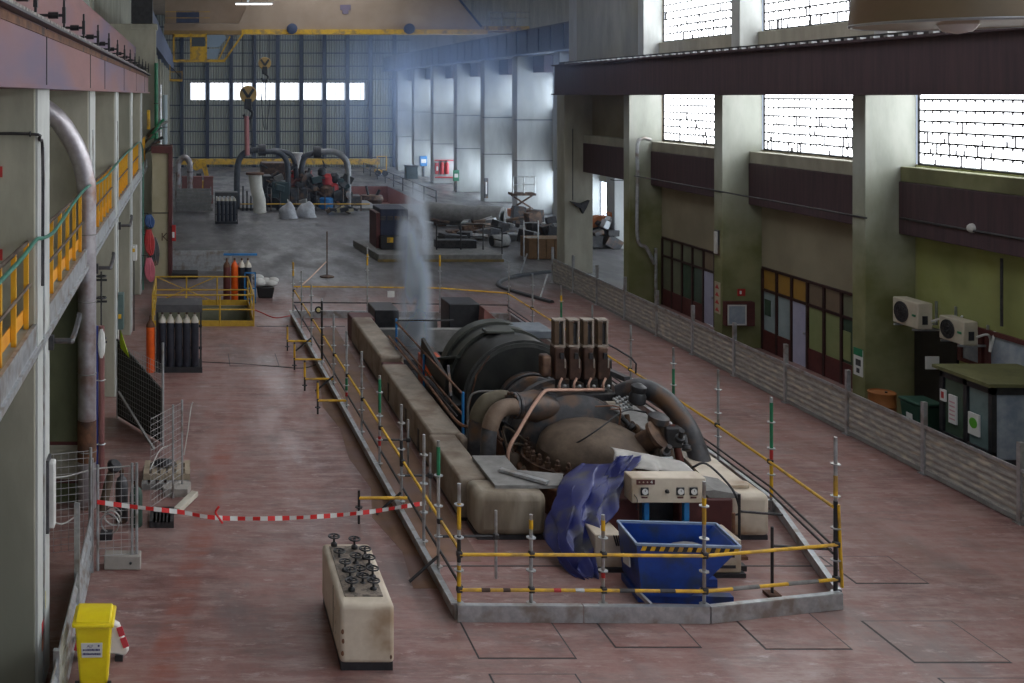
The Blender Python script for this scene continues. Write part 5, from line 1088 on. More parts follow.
# ------------------------------------------------------------------ gas cylinders and racks
SHO = mat('cream_shoulder', (.62, .58, .50), (.55, .50, .42), 6, .5); CYLB = mat('dark_blue_black_cylinder', (.018, .022, .032), (.03, .035, .05), 4, .4)
def gas_cyl(x, Y, h, r, body, shoulder, label, group, cap=True):
    t = thing('gas_cylinder', label, 'gas cylinder', (x, Y, 0), group)
    MB().lathe([(r * .9, 0), (r, .03), (r, h * .84)], Vector((x, Y, 0)), n=14).build('body', body, t)
    MB().lathe([(r, h * .84), (r * .95, h * .88), (r * .6, h * .94), (r * .35, h * .96), (r * .3, h)], Vector((x, Y, 0)), n=14).build('shoulder', shoulder, t)
    MB().lathe([(r * .3, 0), (r * .3, .07), (r * .15, .09)], Vector((x, Y, h)), n=8).build('valve', RUSTD, t)
    return t
def rack(x0, Y, label, z=.16, cols=5, rows=2, dx=.235):
    t = thing('cylinder_rack', label, 'cylinder rack', (x0 + dx * cols / 2, Y + .3, 0), 'steel racks for gas cylinders')
    x1 = x0 + dx * cols; d = .95
    B(x0 - .06, x1 + .1, Y - .05, Y + d, .10, .16).build('base_plate', BLACK, t, smooth=False)
    for yy in (Y - .05, Y + d - .1): B(x0 - .06, x1 + .1, yy, yy + .1, 0, .1).build('skid', BLACK, t, smooth=False)
    for xx in (x0 - .06, x1 + .04):
        for yy in (Y - .04, Y + d - .06): B(xx, xx + .04, yy, yy + .04, .16, 1.95).build('upright', BLACK, t, smooth=False)
    MB().box(x0 - .06, x1 + .1, Y - .05, Y + d, 1.92, 1.96).box(x0 - .06, x1 + .1, Y - .05, Y - .02, 1.74, 1.92).box(x0 - .06, x0 - .03, Y - .02, Y + d, 1.74, 1.92).box(x1 + .07, x1 + .1, Y - .02, Y + d, 1.74, 1.92).build('top_tray', mat('dusty_black', (.05, .05, .055), (.08, .08, .085), 4, .6), t, smooth=False)
    for zz in (.45, 1.1): B(x0 - .06, x1 + .1, Y + d - .06, Y + d, zz, zz + .08).build('back_bar', BLACK, t, smooth=False)
    return t
rack(-.92, 30.6, 'black steel rack of cream shouldered gas cylinders by the left columns')
ordn = ['leftmost', 'second', 'middle', 'fourth', 'rightmost']
for i in range(5):
    o = gas_cyl(-.80 + .235 * i, 30.72, 1.5, .117, CYLB, SHO, 'dark gas cylinder, %s of the front row in the near black rack' % ordn[i], 'cylinders in the near rack'); o.location.z = .16
gas_cyl(-1.14, 30.65, 1.55, .13, ORANGE, RUST, 'orange gas cylinder standing left of the near black rack', 'orange gas cylinders')
rack(1.62, 65.8, 'distant black cylinder rack standing on the grey floor', dx=.25)
for i in range(5):
    o = gas_cyl(1.75 + .25 * i, 65.92, 1.5, .115, CYLB, SHO, 'dark gas cylinder, %s of the front row in the distant rack' % ordn[i], 'cylinders in the distant rack'); o.location.z = .16
for i, (x, b, s, lab) in enumerate(((1.42, mat('maroon_cylinder', (.12, .03, .03)), RUST, 'maroon gas cylinder behind the yellow pit railing'), (1.72, ORANGE, ORANGE, 'orange gas cylinder behind the yellow pit railing'), (2.0, CYLB, SHO, 'dark gas cylinder just right of the orange one at the pit'), (2.24, CYLB, SHO, 'dark gas cylinder inside the blue trolley at the pit'))):
    gas_cyl(x, 40.95, 1.62, .14, b, s, lab, 'cylinders behind the pit railing')
t = thing('cylinder_trolley', 'blue steel trolley frame holding gas cylinders behind the pit', 'trolley', (2.2, 41, 0))
for x in (2.08, 2.48): B(x, x + .05, 40.7, 40.75, 0, 1.2).build('upright', SKYB, t, smooth=False)
for z in (.15, .55, 1.15): B(2.08, 2.53, 40.7, 40.74, z, z + .05).build('cross_bar', SKYB, t, smooth=False)
B(1.3, 2.6, 41.1, 41.2, 1.78, 1.86).build('top_bar', SKYB, t, smooth=False); B(2.08, 2.53, 40.7, 41.2, 0, .04).build('foot_plate', SKYB, t, smooth=False)
tag(MB().add([(2.7, 41.75, 0), (3.25, 41.75, 0), (3.25, 42.25, 0), (2.7, 42.25, 0), (2.62, 41.67, .45), (3.33, 41.67, .45), (3.33, 42.33, .45), (2.62, 42.33, .45)], [(0, 3, 2, 1), (4, 5, 6, 7), (0, 1, 5, 4), (1, 2, 6, 5), (2, 3, 7, 6), (3, 0, 4, 7)]).build('tub', RUBBER, bevel=.04), 'black tub full of pale sacks right of the pit cylinders', 'tub')
for k, (x, y, z, s) in enumerate(((2.75, 41.9, .6, .24), (3.0, 42.0, .6, .25), (3.2, 41.9, .58, .22), (2.7, 42.1, .75, .2), (3.3, 41.95, .68, .18))): tag(MB().sphere((x, y, z), s, 12, 8, (1.2, 1, .7)).build('sack', WHITE), 'pale sack on the black tub by the pit, %s one' % ('front left', 'front middle', 'front right', 'upper left', 'upper right')[k], 'sack', 'sacks on the black tub')
# ------------------------------------------------------------------ pit railing
pr = thing('pit_railing', 'yellow guard railing around the floor opening on the left', 'railing', (.45, 38.5, 0))
YR = mat('dull_yellow_paint', (.55, .34, .03), (.42, .26, .03), 5, .5)
def prail(a, b, z, r=.03): T([(a[0], a[1], z), (b[0], b[1], z)], r, 6).build('rail', YR, pr)
c4 = [(-1.3, 36.7), (2.2, 36.7), (2.2, 40.4), (-1.3, 40.4)]
for i in range(4):
    a, b = c4[i], c4[(i + 1) % 4]
    for z in (1.08, .58): prail(a, b, z)
    n_ = 3 if i % 2 == 0 else 2
    for k in range(n_): f_ = k / n_; T([(a[0] + (b[0] - a[0]) * f_, a[1] + (b[1] - a[1]) * f_, 0), (a[0] + (b[0] - a[0]) * f_, a[1] + (b[1] - a[1]) * f_, 1.08)], .035, 6).build('post', YR, pr)
    MB().bar((a[0], a[1], .1), (b[0], b[1], .1), .02, .2).build('kick_plate', YR, pr, smooth=False)
for s in ((-1.3, 1.0), (1.0, -1.3)): T([(s[0], 40.4, .1), (s[1], 40.4, 1.08)], .02, 6).build('brace', YR, pr)
# ------------------------------------------------------------------ things along the left wall beyond
t = thing('tall_enclosure', 'tall tan enclosure with dark maroon frame against the far left wall', 'enclosure', (-1.3, 47.5, 0))
B(-1.66, -.95, 46.6, 48.2, 0, 5.45).build('panel', TAN, t, smooth=False)
MB().box(-.95, -.78, 46.5, 48.3, 0, 5.6).box(-1.7, -.78, 46.45, 48.3, 5.45, 5.75).build('frame', MAROON, t, smooth=False)
B(-1.66, -.95, 46.58, 46.6, 2.8, 2.84).build('panel_joint', BLACK, t, smooth=False)
text('K', .5, (-1.12, 46.58, 1.75), RUSTD, t, 'lettering')
t = thing('red_wall_box', 'small red and white box on the side of the tan enclosure', 'box', (-.74, 46.6, 1.7)); B(-.8, -.62, 46.45, 46.6, 1.6, 2.3).build('case', RED, t, bevel=.02); B(-.78, -.68, 46.44, 46.45, 1.75, 2.0).build('label', PAPER, t, smooth=False)
hung = [(-1.70, 44.2, 1.9, 1.0, RED, 'upper red hose bundle hanging by the tan enclosure'), (-1.66, 43.4, .9, .9, mat('faded_red_cloth', (.5, .12, .16)), 'faded red sack hanging low by the tan enclosure'), (-1.72, 44.8, 2.7, .5, mat('dull_blue_cloth', (.03, .08, .22)), 'dark blue bag hooked up above the red hose'), (-1.5, 44.4, 1.5, 1.1, GREYM, 'grey hose loop hanging beside the red bundle')]
for (x, Y, z, h, m_, lab) in hung:
    t = thing('hanging_bundle', lab, 'bundle', (x, Y, z - h / 2)); [T(smoothpath([(x - .1 + .05 * q, Y - .1 + .03 * q, z + h * .5), (x - .16 + .06 * q, Y - .1, z), (x - .08 + .05 * q, Y - .12, z - h * (.4 + .05 * (q % 3))), (x + .02 + .04 * q, Y - .08, z - h * (.38 + .04 * q % .2)), (x + .1 + .03 * q, Y - .05, z), (x + .04, Y, z + h * .5)], 5), .045, 6).build('strand', m_, t) for q in range(4)]; MB().tube([(x, Y, z + h * .45), (x - .08, Y, z + h * .6), (-1.98, Y, z + h * .6)], .02, 5).build('strap', BLACK, t)
for (x, Y, z0, z1, r, m_, lab) in ((-1.58, 49.7, 0, 9.5, .09, GREEN, 'dark green pipe running up the far wall corner'), (-1.42, 51, 0, 8.5, .07, STEEL, 'bright steel pipe running up beside the green pipe'), (-1.25, 53, 0, 8, .12, mat('pale_blue_lagging', (.38, .46, .5)), 'pale blue lagged pipe end beyond the tan enclosure')):
    t = thing('riser_pipe', lab, 'pipe', (x, Y, z0)); T([(x, Y, z0), (x, Y, z1)], r, 8).build('tube', m_, t)
    for k in range(3): MB().torus((x, Y, z0 + (z1 - z0) * (.2 + .3 * k)), r + .015, .02, (0, 0, 1), 10, 5).build('clamp', DSTEEL, t)
t = thing('pipe_tangle', 'tangle of brown and black valve pipes at the end of the walkway', 'pipework', (-1.6, 49.4, 5.5))
for k in range(14):
    rr = random.Random(200 + k); x = rr.uniform(-2.1, -1.2); z = 5.4 + (x + 2.1) * 1.4 + rr.uniform(-.3, .5); 
    T(smoothpath([(x - .25, 49.3, z - .3), (x, 49.3 + rr.uniform(-.2, .2), z), (x + .35, 49.5, z + rr.uniform(.1, .5))], 4), rr.choice([.03, .05, .07]), 6).build('pipe_run', (RUSTD, BLACK, GREYDUST, GREEN)[k % 4], t)
B(-2.0, -1.85, 49.2, 49.3, 6.4, 7.3).build('yellow_hoist', YELL, t, bevel=.02)
t = thing('yellow_wall_basket', 'yellow ladder basket high on the far left wall', 'basket', (-1.2, 70, 9))
MB().box(-1.35, -.5, 70, 70.8, 8.9, 9.05).box(-1.35, -.5, 70, 70.05, 9.5, 9.55).box(-1.35, -1.3, 70, 70.05, 9.05, 10).box(-.55, -.5, 70, 70.05, 9.05, 9.6).box(-1.35, -1.3, 70.75, 70.8, 9.05, 10).build('frame', YELL, t, smooth=False); T([(-1.3, 70.0, 9.9), (-.55, 70, 9.1)], .03, 6).build('brace', BLACK, t)
for (x0, x1, Y, z1, lab) in ((-.85, 2.0, 47.9, .98, 'corrugated sheet screen across the floor before the tan enclosure'), (-.95, 1.55, 72.6, 1.62, 'stacked grey steel planks forming a distant low wall')):
    t = thing('sheet_screen', lab, 'screen', ((x0 + x1) / 2, Y, 0)); n_ = 4 if Y < 60 else 7
    for k in range(n_): z = .05 + (z1 - .05) * k / n_; MB().box(x0 + .03 * (k % 2), x1 - .05 * ((k * 3) % 4), Y, Y + .12, z, z + (z1 - .05) / n_ - .02).build('plank', STEEL if Y < 60 else GREYDUST, t, smooth=False)
    for x in (x0 + .1, x1 - .15): B(x, x + .06, Y + .12, Y + .18, 0, z1 + .1).build('post', STEEL, t, smooth=False)
tag(B(-.8, .35, 46.2, 47.2, 0, .22).build('black_slab', RUBBER, bevel=.03), 'low black slab lying in front of the sheet screen', 'slab')
t = thing('silver_pipe_bend', 'silver inverted U pipe above the distant planks', 'pipe', (-.3, 76, 0))
MB().tube(smoothpath([(-.85, 76, 0), (-.85, 76, 2.6), (-.8, 76, 3.2), (-.4, 76, 3.55), (-.05, 76, 3.2), (0, 76, 2.6), (0, 76, 0)], 6), .21, 12).build('bend', SILVER, t); MB().torus((0, 76, 2.5), .22, .03, (0, 0, 1), 14, 5).build('band', DSTEEL, t)
t = thing('yellow_digger_arm', 'yellow orange machine boom behind the silver pipe bend', 'machine', (.7, 84, 0))
MB().prism([(.1, 2.2), (.6, 2.9), (1.2, 2.9), (1.6, 1.2), (1.3, 1.2), (.95, 2.2), (.5, 2.0)], 'y', 84, 84.5).build('boom', YELL, t); MB().box(.2, 1.6, 83.8, 84.8, 0, 1.2).build('body', YELL, t, bevel=.05); B(.5, .9, 83.75, 83.8, 1.3, 1.8).build('cylinder_pin', BLACK, t)
for k in range(3):
    x = -.6 + .8 * k; t = thing('red_crate', 'tall dull red crate behind the distant planks, %s of three' % ('left', 'middle', 'right')[k], 'crate', (x + .35, 78.4, 0), 'red crates behind the planks')
    B(x, x + .7, 78, 78.8, 0, 1.9).build('body', REDW, t, bevel=.03); B(x - .02, x + .72, 77.98, 78.82, 1.9, 2.0).build('lid', REDW, t, bevel=.02)
# ------------------------------------------------------------------ far dismantled turbine
ft = thing('dismantled_turbine', 'distant dismantled turbine with inverted U pipes and red valves', 'turbine', (7, 75, 0))
def f3(x, y, Y=74): return px(x, y, Y)
def fbox(x0, x1, y0, y1, m_, name, Y=74, d=1.2, bev=.05):
    a = px(x0, y1, Y); b = px(x1, y0, Y); return B(a.x, b.x, Y, Y + d, max(a.z, 0), b.z).build(name, m_, ft, bevel=bev)
fbox(240, 380, 208, 216, GREYDUST, 'plinth', 73.5, 9, .02)
TEALD = mat('dark_teal_enamel', (.02, .045, .05), (.035, .065, .07), 2, .5)
fbox(272, 290, 182, 210, TEALD, 'end_cabinet', 74, 1.8); fbox(263, 272, 176, 210, BLACK, 'end_cabinet', 75, 2); fbox(290, 310, 188, 209, GREYM, 'bearing_block', 74, 1.5)
fbox(289, 312, 175, 189, mat('salmon_red_casing', (.40, .12, .09), (.28, .08, .07), 4, .6), 'red_valve_chest', 75, 1.4); fbox(262, 292, 163, 182, RUSTD, 'rear_block', 78, 2); fbox(311, 322, 178, 209, DSTEEL, 'rear_block', 76, 1.5); fbox(335, 348, 188, 209, DSTEEL, 'rear_block', 75.5, 1.5); fbox(340, 362, 196, 210, GREYM, 'rear_block', 75, 1.5)
for k in range(5): c = f3(293 + 4.2 * k, 172, 75.2); MB().lathe([(.18, 0), (.26, .05), (.26, .15), (.14, .25), (.14, .45), (.2, .5)], c - Vector((0, 0, .4)), n=12).build('valve_bonnet', RUSTD if k % 2 else RED, ft)
for (x, y, s, m_) in ((322, 172, .3, BLACK), (327, 180, .45, RED), (327, 192, .6, RUSTD), (321, 186, .3, DSTEEL), (334, 178, .35, BLACK), (333, 188, .4, RED)): MB().lathe([(s * .6, -s), (s, -s * .6), (s, s * .5), (s * .5, s)], f3(x, y, 74.3), n=12).build('valve_chest', m_, ft)
MB().lathe([(.5, 0), (.55, .2), (.5, .7), (.3, .8)], (*f3(326, 209, 73.8).xy, .1), n=14).build('pump_casing', SKYB, ft)
def arc(pts, r, m_, Y): MB().tube(smoothpath([px(a, b, Y) for a, b in pts], 6), r, 10).build('u_pipe', m_, ft)
DP = mat('dark_blue_grey_pipe', (.05, .055, .065), (.09, .095, .11), 4, .45, .3)
arc([(237, 213), (237, 175), (240, 158), (249, 151), (262, 150)], .22, DP, 74.5); arc([(258, 152), (276, 152), (285, 158), (288, 170), (288, 190)], .2, DP, 74.2); arc([(272, 150), (288, 153), (294, 160), (296, 172), (296, 180)], .18, DP, 75)
arc([(302, 178), (302, 166), (306, 156), (318, 152)], .2, DP, 74.6); arc([(316, 152), (334, 152), (344, 158), (348, 170), (348, 208)], .22, mat('pale_grey_pipe', (.20, .20, .21), (.28, .28, .29), 4, .45, .3), 74.4)
for (x, y) in ((262, 150), (317, 152)): MB().lathe([(.42, -.25), (.42, .25)], f3(x, y, 74.4), (1, 0, 0), 14).build('pipe_flange', DSTEEL, ft)
MB().lathe([(.3, 0), (.34, 1), (.5, 1.25)], f3(296.5, 170, 77), n=14).build('white_hopper', WHITE, ft)
for k in range(48):
    rr = random.Random(300 + k); x = rr.uniform(262, 345); y = rr.uniform(168, 204); L = rr.uniform(4, 14)
    a = px(x, y, 74 + rr.uniform(-.3, 1.5)); b = a + Vector((rr.uniform(-.9, .9), 0, rr.uniform(-.6, .6))); T([a, b], rr.choice([.05, .09, .13]), 6).build('loose_pipe', (RUSTD, DSTEEL, GREYM, REDW)[k % 4], ft)
for k in range(40):
    rr = random.Random(900 + k); x = rr.uniform(262, 348); y = rr.uniform(176, 206); w_ = rr.uniform(.15, .5)
    p = px(x, y, 73.7 + rr.uniform(0, 1.0)); p.z = max(p.z, .4)
    if k % 2: MB().obox(p, (w_ * 1.5, .4, w_), Matrix.Rotation(rr.uniform(-.5, .5), 3, 'Y')).build('machine_piece', (RUSTD, DSTEEL, BLACK, TEALD, REDW, GREYDUST)[k % 6], ft, bevel=.03)
    else: MB().lathe([(w_ * .6, 0), (w_, .05), (w_, .18), (w_ * .5, .22)], p, (rr.uniform(-1, 1), -1, rr.uniform(-1, 1)), 10).build('small_flange', (DSTEEL, RUSTD, GREYM)[k % 3], ft)
for k in range(12): x = 262 + 9 * k; T([px(x, 213, 73.2), px(x, 186 + (k % 4) * 3, 73.2)], .05, 6).build('stanchion', (DSTEEL, GREYM)[k % 2], ft)
for k in range(7): T([px(243 + 4 * k, 212, 73.3), px(243 + 4 * k, 186 + (k % 3) * 5, 73.3)], .06, 6).build('stud', DSTEEL, ft)
T([px(240, 204, 72.8), px(370, 204, 72.8)], .04, 6).build('yellow_rail', YELL, ft)
wc = thing('lagged_column', 'dented white lagged pipe column standing on the grey floor', 'pipe', (4.65, 72, 0))
MB().tube([(4.75, 72, 0), (4.7, 72, .9), (4.5, 72, 1.7), (4.42, 72, 2.6)], [.44, .43, .42, .46], 16).build('lagging', mat('white_lagging', (.58, .56, .50), (.68, .66, .60), 4, .7, bump=.2), wc); MB().lathe([(.62, 0), (.62, .14)], (4.4, 72, 2.6), n=18).build('top_flange', RUST, wc)
for (x0, x1, y, lab, sd) in ((279, 297, 218, 'left crumpled white bag on the floor before the far turbine', 1), (297, 316, 217, 'right crumpled white bag on the floor before the far turbine', 2)):
    Y = gy(y); c = Vector((gx((x0 + x1) / 2, Y), Y, 0)); mb = dome((c.x, c.y, 0), (x1 - x0) / 2 * Y / F, .55, 1.0, 22, 9, .06, sd)
    mb.v = [(v[0] + .05 * math.sin(7 * v[2] + sd), v[1], v[2] * (1 + .08 * math.sin(9 * v[0]))) for v in mb.v]
    t = thing('big_bag', lab, 'bag', c, 'white bags on the far floor'); mb.build('sack', mat('bag_white', (.34, .35, .38), (.50, .51, .54), 5, .6, bump=.3), t); MB().torus((c.x, c.y, 1.05), .14, .03, (1, 0, .2), 12, 5).build('lifting_loop', WHITE, t)
t = thing('scrap_heap', 'tan and black scrap heap on the floor right of the white bags', 'scrap', (9.9, 71.3, 0))
for k in range(9): rr = random.Random(k + 9); MB().obox((9.3 + .2 * k, 71.2 + rr.uniform(-.2, .2), .15 + rr.uniform(0, .3)), (rr.uniform(.3, .7), .5, rr.uniform(.1, .3)), Matrix.Rotation(rr.uniform(-.6, .6), 3, 'Y')).build('scrap_piece', (LAG, TAN, BLACK)[k % 3], t, smooth=False)
# trench with railing
t = thing('trench_railing', 'dark railing along the red floor trench by the concrete fins', 'railing', (17.6, 88, 0))
for k in range(9):
    Y = 76.5 + 4 * k; T([(17.75, Y, 0), (17.75, Y, 1.1)], .045, 6).build('post', DSTEEL, t)
    if k: 
        for z in (1.08, .55): T([(17.75, Y - 4, z), (17.75, Y, z)], .035, 6).build('rail', DSTEEL, t)
t = thing('excavator_wreck', 'dark broken machine standing in the far trench', 'machine', (13.6, 79, -1.4))
MB().lathe([(.2, 0), (.3, .3), (.9, 1.6), (.8, 1.9)], (13.6, 79.5, -1.4), n=10).build('hopper', RUSTD, t); T([(13.4, 79.5, .3), (13.2, 79.5, 1.2)], .1, 6).build('arm', BLACK, t); T([(13.9, 79.5, .3), (14.2, 79.5, .9)], .12, 6).build('arm', BLACK, t)
# ------------------------------------------------------------------ mid distance machines
t = thing('exciter_block', 'dark blue machine block with red side on a railed plinth', 'machine', (10, 52, 0))
MB().prism([(9.05, 50.9), (15.0, 50.9), (15.0, 53.8), (9.9, 56), (8.6, 56)], 'z', 0, .35).build('plinth', GREYDUST, t, bevel=.04); MB().prism([(9.0, 50.85), (15.05, 50.85), (15.05, 50.95), (9.05, 50.95)], 'z', 0, .12).build('plinth_edge', mat('dim_yellow_edge', (.28, .19, .05), (.16, .12, .06), 3, .7), t)
B(9.5, 10.9, 53, 55.2, .35, 2.3).build('block', NAVYB, t, bevel=.04); B(9.3, 9.5, 53.0, 55, .35, 2.1).build('side', MAROON, t, smooth=False)
for k in range(4): B(9.52 + .35 * k, 9.78 + .35 * k, 52.96, 53, 1.75, 1.95).build('vent', GREYM, t, smooth=False)
B(9.45, 10.95, 52.5, 53, .35, 1.0).build('step', BLACK, t, bevel=.02); B(9.75, 10.05, 52.46, 52.5, .7, .95).build('plate', YELL, t, smooth=False)
for z in (1.6, 1.0):
    T([(12.2, 52.5, z), (14.5, 52.5, z)], .03, 6).build('rail', DSTEEL, t); T([(14.5, 52.5, z), (15.0, 51.0, z)], .03, 6).build('rail', DSTEEL, t)
for x, Y in ((12.2, 52.5), (13.4, 52.5), (14.5, 52.5), (15.0, 51.0)): T([(x, Y, .35), (x, Y, 1.6)], .035, 6).build('post', DSTEEL, t)
B(12.3, 14.3, 52.9, 53.6, .35, .75).build('duct', DSTEEL, t, bevel=.03)
t = thing('lying_rotor_casing', 'long grey tube lying across the floor with an open end', 'tube', (16.5, 63, 0))
MB().tube([px(425, 211, 66), px(470, 216, 64.5), px(500, 219, 63.5)], [.62, .62, .66], 20).build('shell', GREYDUST, t); MB().tube([px(478, 217, 64.2), px(503, 219, 63.3)], [.74, .74], 20).build('collar', GREYDUST, t); MB().lathe([(.0, 0), (.5, 0), (.5, .05), (0, .05)], px(503.8, 219, 63.2), (1, -.35, -.05), 20).build('end_disc', STEEL, t)
for x in (440, 490): p = px(x, 228, 65 if x < 460 else 63.9); MB().box(p.x - .3, p.x + .3, p.y - .4, p.y + .4, 0, max(.35, p.z)).build('cradle', RUSTD, t, bevel=.03)
jk = thing('scrap_machinery', 'tangled dark scrap machinery piled beside the concrete fins', 'scrap', (17.6, 61, 0))
for k in range(60):
    rr = random.Random(400 + k); x = rr.uniform(445, 556); base = 236 + rr.uniform(-12, 12); Y = gy(base); h = rr.uniform(.2, 1.3) * (1 if x > 505 else .5)
    p = Vector((gx(x, Y), Y, h / 2 + rr.uniform(0, .25)))
    if k % 3: MB().obox(p, (rr.uniform(.3, 1.2), rr.uniform(.3, .9), h), Matrix.Rotation(rr.uniform(-.3, .3), 3, 'Y') @ Matrix.Rotation(rr.uniform(0, 3), 3, 'Z')).build('scrap_piece', (BLACK, DSTEEL, GREYM, RUSTD, STEEL)[k % 5], jk, bevel=.03)
    else: T([p, p + Vector((rr.uniform(-1.4, 1.4), rr.uniform(-.5, .5), rr.uniform(-.1, .3)))], rr.uniform(.06, .2), 8).build('scrap_pipe', (STEEL, GREYM, WHITE, RUSTD)[k % 4], jk)
t = thing('small_drum', 'small grey drum lying on its side near the railed plinth', 'drum', (16, 57.5, 0)); p = gp(500, 247); MB().lathe([(.3, -.45), (.33, -.4), (.33, .4), (.3, .45)], (p.x, p.y, .33), (1, .2, 0), 18).build('barrel', GREYDUST, t); MB().lathe([(.28, 0), (.28, .03)], (p.x - .48, p.y - .09, .33), (1, .2, 0), 16).build('end_cap', BLACK, t)
t = thing('timber_crate', 'ochre timber crate by the end of the hoarding', 'crate', (17.0, 51.5, 0))
for k in range(5): B(16.5 + .42 * k, 16.88 + .42 * k, 51.6, 51.7, .05, 1.0).build('slat', mat('ochre_timber', (.16, .09, .04), (.12, .065, .03), 4, .8), t, smooth=False)
B(16.5, 18.6, 51.7, 53, 0, .98).build('box', MATS['ochre_timber'], t, smooth=False)
for (x, Y, lab) in ((16.2, 51.5, 'thin grey scaffold stand left of the timber crate'), (17.7, 51.0, 'thin grey scaffold stand right in front of the timber crate')):
    t = thing('stand', lab, 'stand', (x, Y, 0)); 
    for dx in (0, .7): T([(x + dx, Y, 0), (x + dx, Y, 1.9)], .03, 6).build('leg', STEEL, t)
    for z in (1.1, 1.8): T([(x, Y, z), (x + .7, Y, z)], .025, 6).build('bar', STEEL, t)
t = thing('curved_kerb', 'dark curved floor kerb on the right before the hoarding', 'kerb', (14.5, 46, 0))
MB().tube(smoothpath([gp(556, 272), gp(520, 276), gp(502, 281), gp(500, 287), gp(520, 294), gp(552, 303)], 6), .12, 8).build('kerb', BLACK, t)
for k, (x, y) in enumerate(((520, 276), (540, 300))): p = gp(x, y); MB().bar(p + Vector((0, 0, .05)), p + Vector((.5, .6, .9)), .05, .05).build('prop', STEEL, t, smooth=False)
sl = thing('scissor_lift', 'orange scissor lift with railed platform among the scrap', 'lift', (18.5, 68, 0))
c = gp(522, 220); B(c.x - .8, c.x + .8, c.y - .5, c.y + .5, .2, .7).build('chassis', mat('lift_orange', (.42, .14, .05)), sl, bevel=.04)
for s in (-1, 1):
    T([(c.x - .7, c.y, .7), (c.x + .7, c.y, 1.6)], .06, 6).build('scissor_arm', RUSTD, sl); T([(c.x + .7, c.y, .7), (c.x - .7, c.y, 1.6)], .06, 6).build('scissor_arm', RUSTD, sl); break
B(c.x - .75, c.x + .75, c.y - .5, c.y + .5, 1.6, 1.75).build('platform', RUSTD, sl, smooth=False)
for dx in (-.7, 0, .7): T([(c.x + dx, c.y - .45, 1.75), (c.x + dx, c.y - .45, 2.8)], .03, 6).build('guard_post', STEEL, sl)
for z in (2.3, 2.8): T([(c.x - .7, c.y - .45, z), (c.x + .7, c.y - .45, z)], .03, 6).build('guard_rail', STEEL, sl)
for dx in (-.55, .55): MB().lathe([(.2, 0), (.2, .15)], (c.x + dx, c.y - .6, .2), (0, 1, 0), 12).build('wheel', RUBBER, sl)
# signs and cabinets on the far fins
for (x0, x1, y0, y1, Y, m_, lab, nm) in ((420, 427, 156, 166, 104.2, SKYB, 'blue first aid poster on a pale concrete fin', 'sign'), (435, 439, 163, 174, 96, RED, 'red fire cabinet on a concrete fin edge', 'fire cabinet'), (453, 459, 170, 181, 87.4, GREEN, 'green switch box on a post by the fins', 'switch box'), (484, 488, 178, 198, 79.2, GREYM, 'grey electrical box on a concrete fin edge', 'electrical box')):
    a = px(x0, y1, Y - .06); b = px(x1, y0, Y - .06); t = thing(nm.replace(' ', '_'), lab, nm, ((a.x + b.x) / 2, Y, a.z)); B(a.x, b.x, Y - .15, Y - .02, a.z, b.z).build('case', m_, t, bevel=.02)
    B(a.x + .1, b.x - .1, Y - .17, Y - .15, a.z + .3, b.z - .3).build('label', PAPER, t, smooth=False)
    if 'post' in lab: B((a.x + b.x) / 2 - .08, (a.x + b.x) / 2 + .08, Y - .1, Y, 0, a.z).build('post', GREYM, t)
for (x, lab) in ((442, 'left red fire extinguisher on the red framed fin'), (447, 'right red fire extinguisher on the red framed fin')):
    p = px(x, 174, 95.8); t = thing('fire_extinguisher', lab, 'fire extinguisher', p, 'fire extinguishers on the fin'); MB().lathe([(.16, 0), (.18, .05), (.18, .9), (.06, 1.1)], p, n=12).build('bottle', RED, t); B(p.x - .05, p.x + .05, 95.75, 96.0, p.z + 1.05, p.z + 1.2).build('valve', BLACK, t)
for y in (161, 178): 
    a = px(435, y, 95.9); b = px(455, y, 95.9); tag(B(a.x, b.x, 95.9, 96.02, a.z, a.z + .12).build('red_line', RED, smooth=False), 'red painted %s border line on the extinguisher fin' % ('upper' if y == 161 else 'lower'), 'marking')
t = thing('yellow_cart', 'small yellow cart parked by the far corner fin', 'cart', (18.7, 108, 0))
MB().box(18.4, 19.4, 104.5, 106, .3, .6).box(18.4, 18.5, 104.5, 104.6, .6, 2).box(19.3, 19.4, 104.5, 104.6, .6, 2).box(18.4, 19.4, 104.5, 104.6, 1.9, 2.0).build('frame', YELL, t, smooth=False)
for x in (18.5, 19.2): MB().lathe([(.3, 0), (.3, .15)], (x, 104.4, .3), (0, 1, 0), 12).build('wheel', RUBBER, t)
t = thing('dark_crate', 'dark crate standing against the second last fin', 'crate', (21.2, 102, 0)); B(20.6, 21.7, 101, 102, 0, 1.2).build('box', TEALD, t, bevel=.05); B(20.55, 21.75, 100.95, 102.05, 1.2, 1.28).build('lid', BLACK, t)
# machinery seen through the opening between the last columns
t = thing('orange_machine', 'orange and grey machine seen through the opening under the purple band', 'machine', (21.5, 58, 0))
for k in range(22):
    rr = random.Random(700 + k); p = px(rr.uniform(588, 620), rr.uniform(215, 250), rr.uniform(55, 57)); p.z = max(p.z, .2)
    MB().obox(p, (rr.uniform(.2, .9), .6, rr.uniform(.2, .7)), Matrix.Rotation(rr.uniform(-.8, .8), 3, 'Y')).build('machine_piece', (MATS['lift_orange'], DSTEEL, GREYM, BLACK, STEEL)[k % 5], t, bevel=.03)
t = thing('bucket', 'dark bracket bucket fixed to the last near column', 'bucket', (17.2, 47.3, 3)); MB().prism([(17.0, 3.25), (17.5, 3.15), (17.85, 3.3), (17.7, 2.95), (17.55, 2.7), (17.45, 2.95), (17.3, 3.0)], 'y', 47.35, 47.6).build('bracket', BLACK, t); T([(17.1, 47.4, 3.3), (17.1, 47.4, 6.5)], .02, 6).build('rod', BLACK, t)

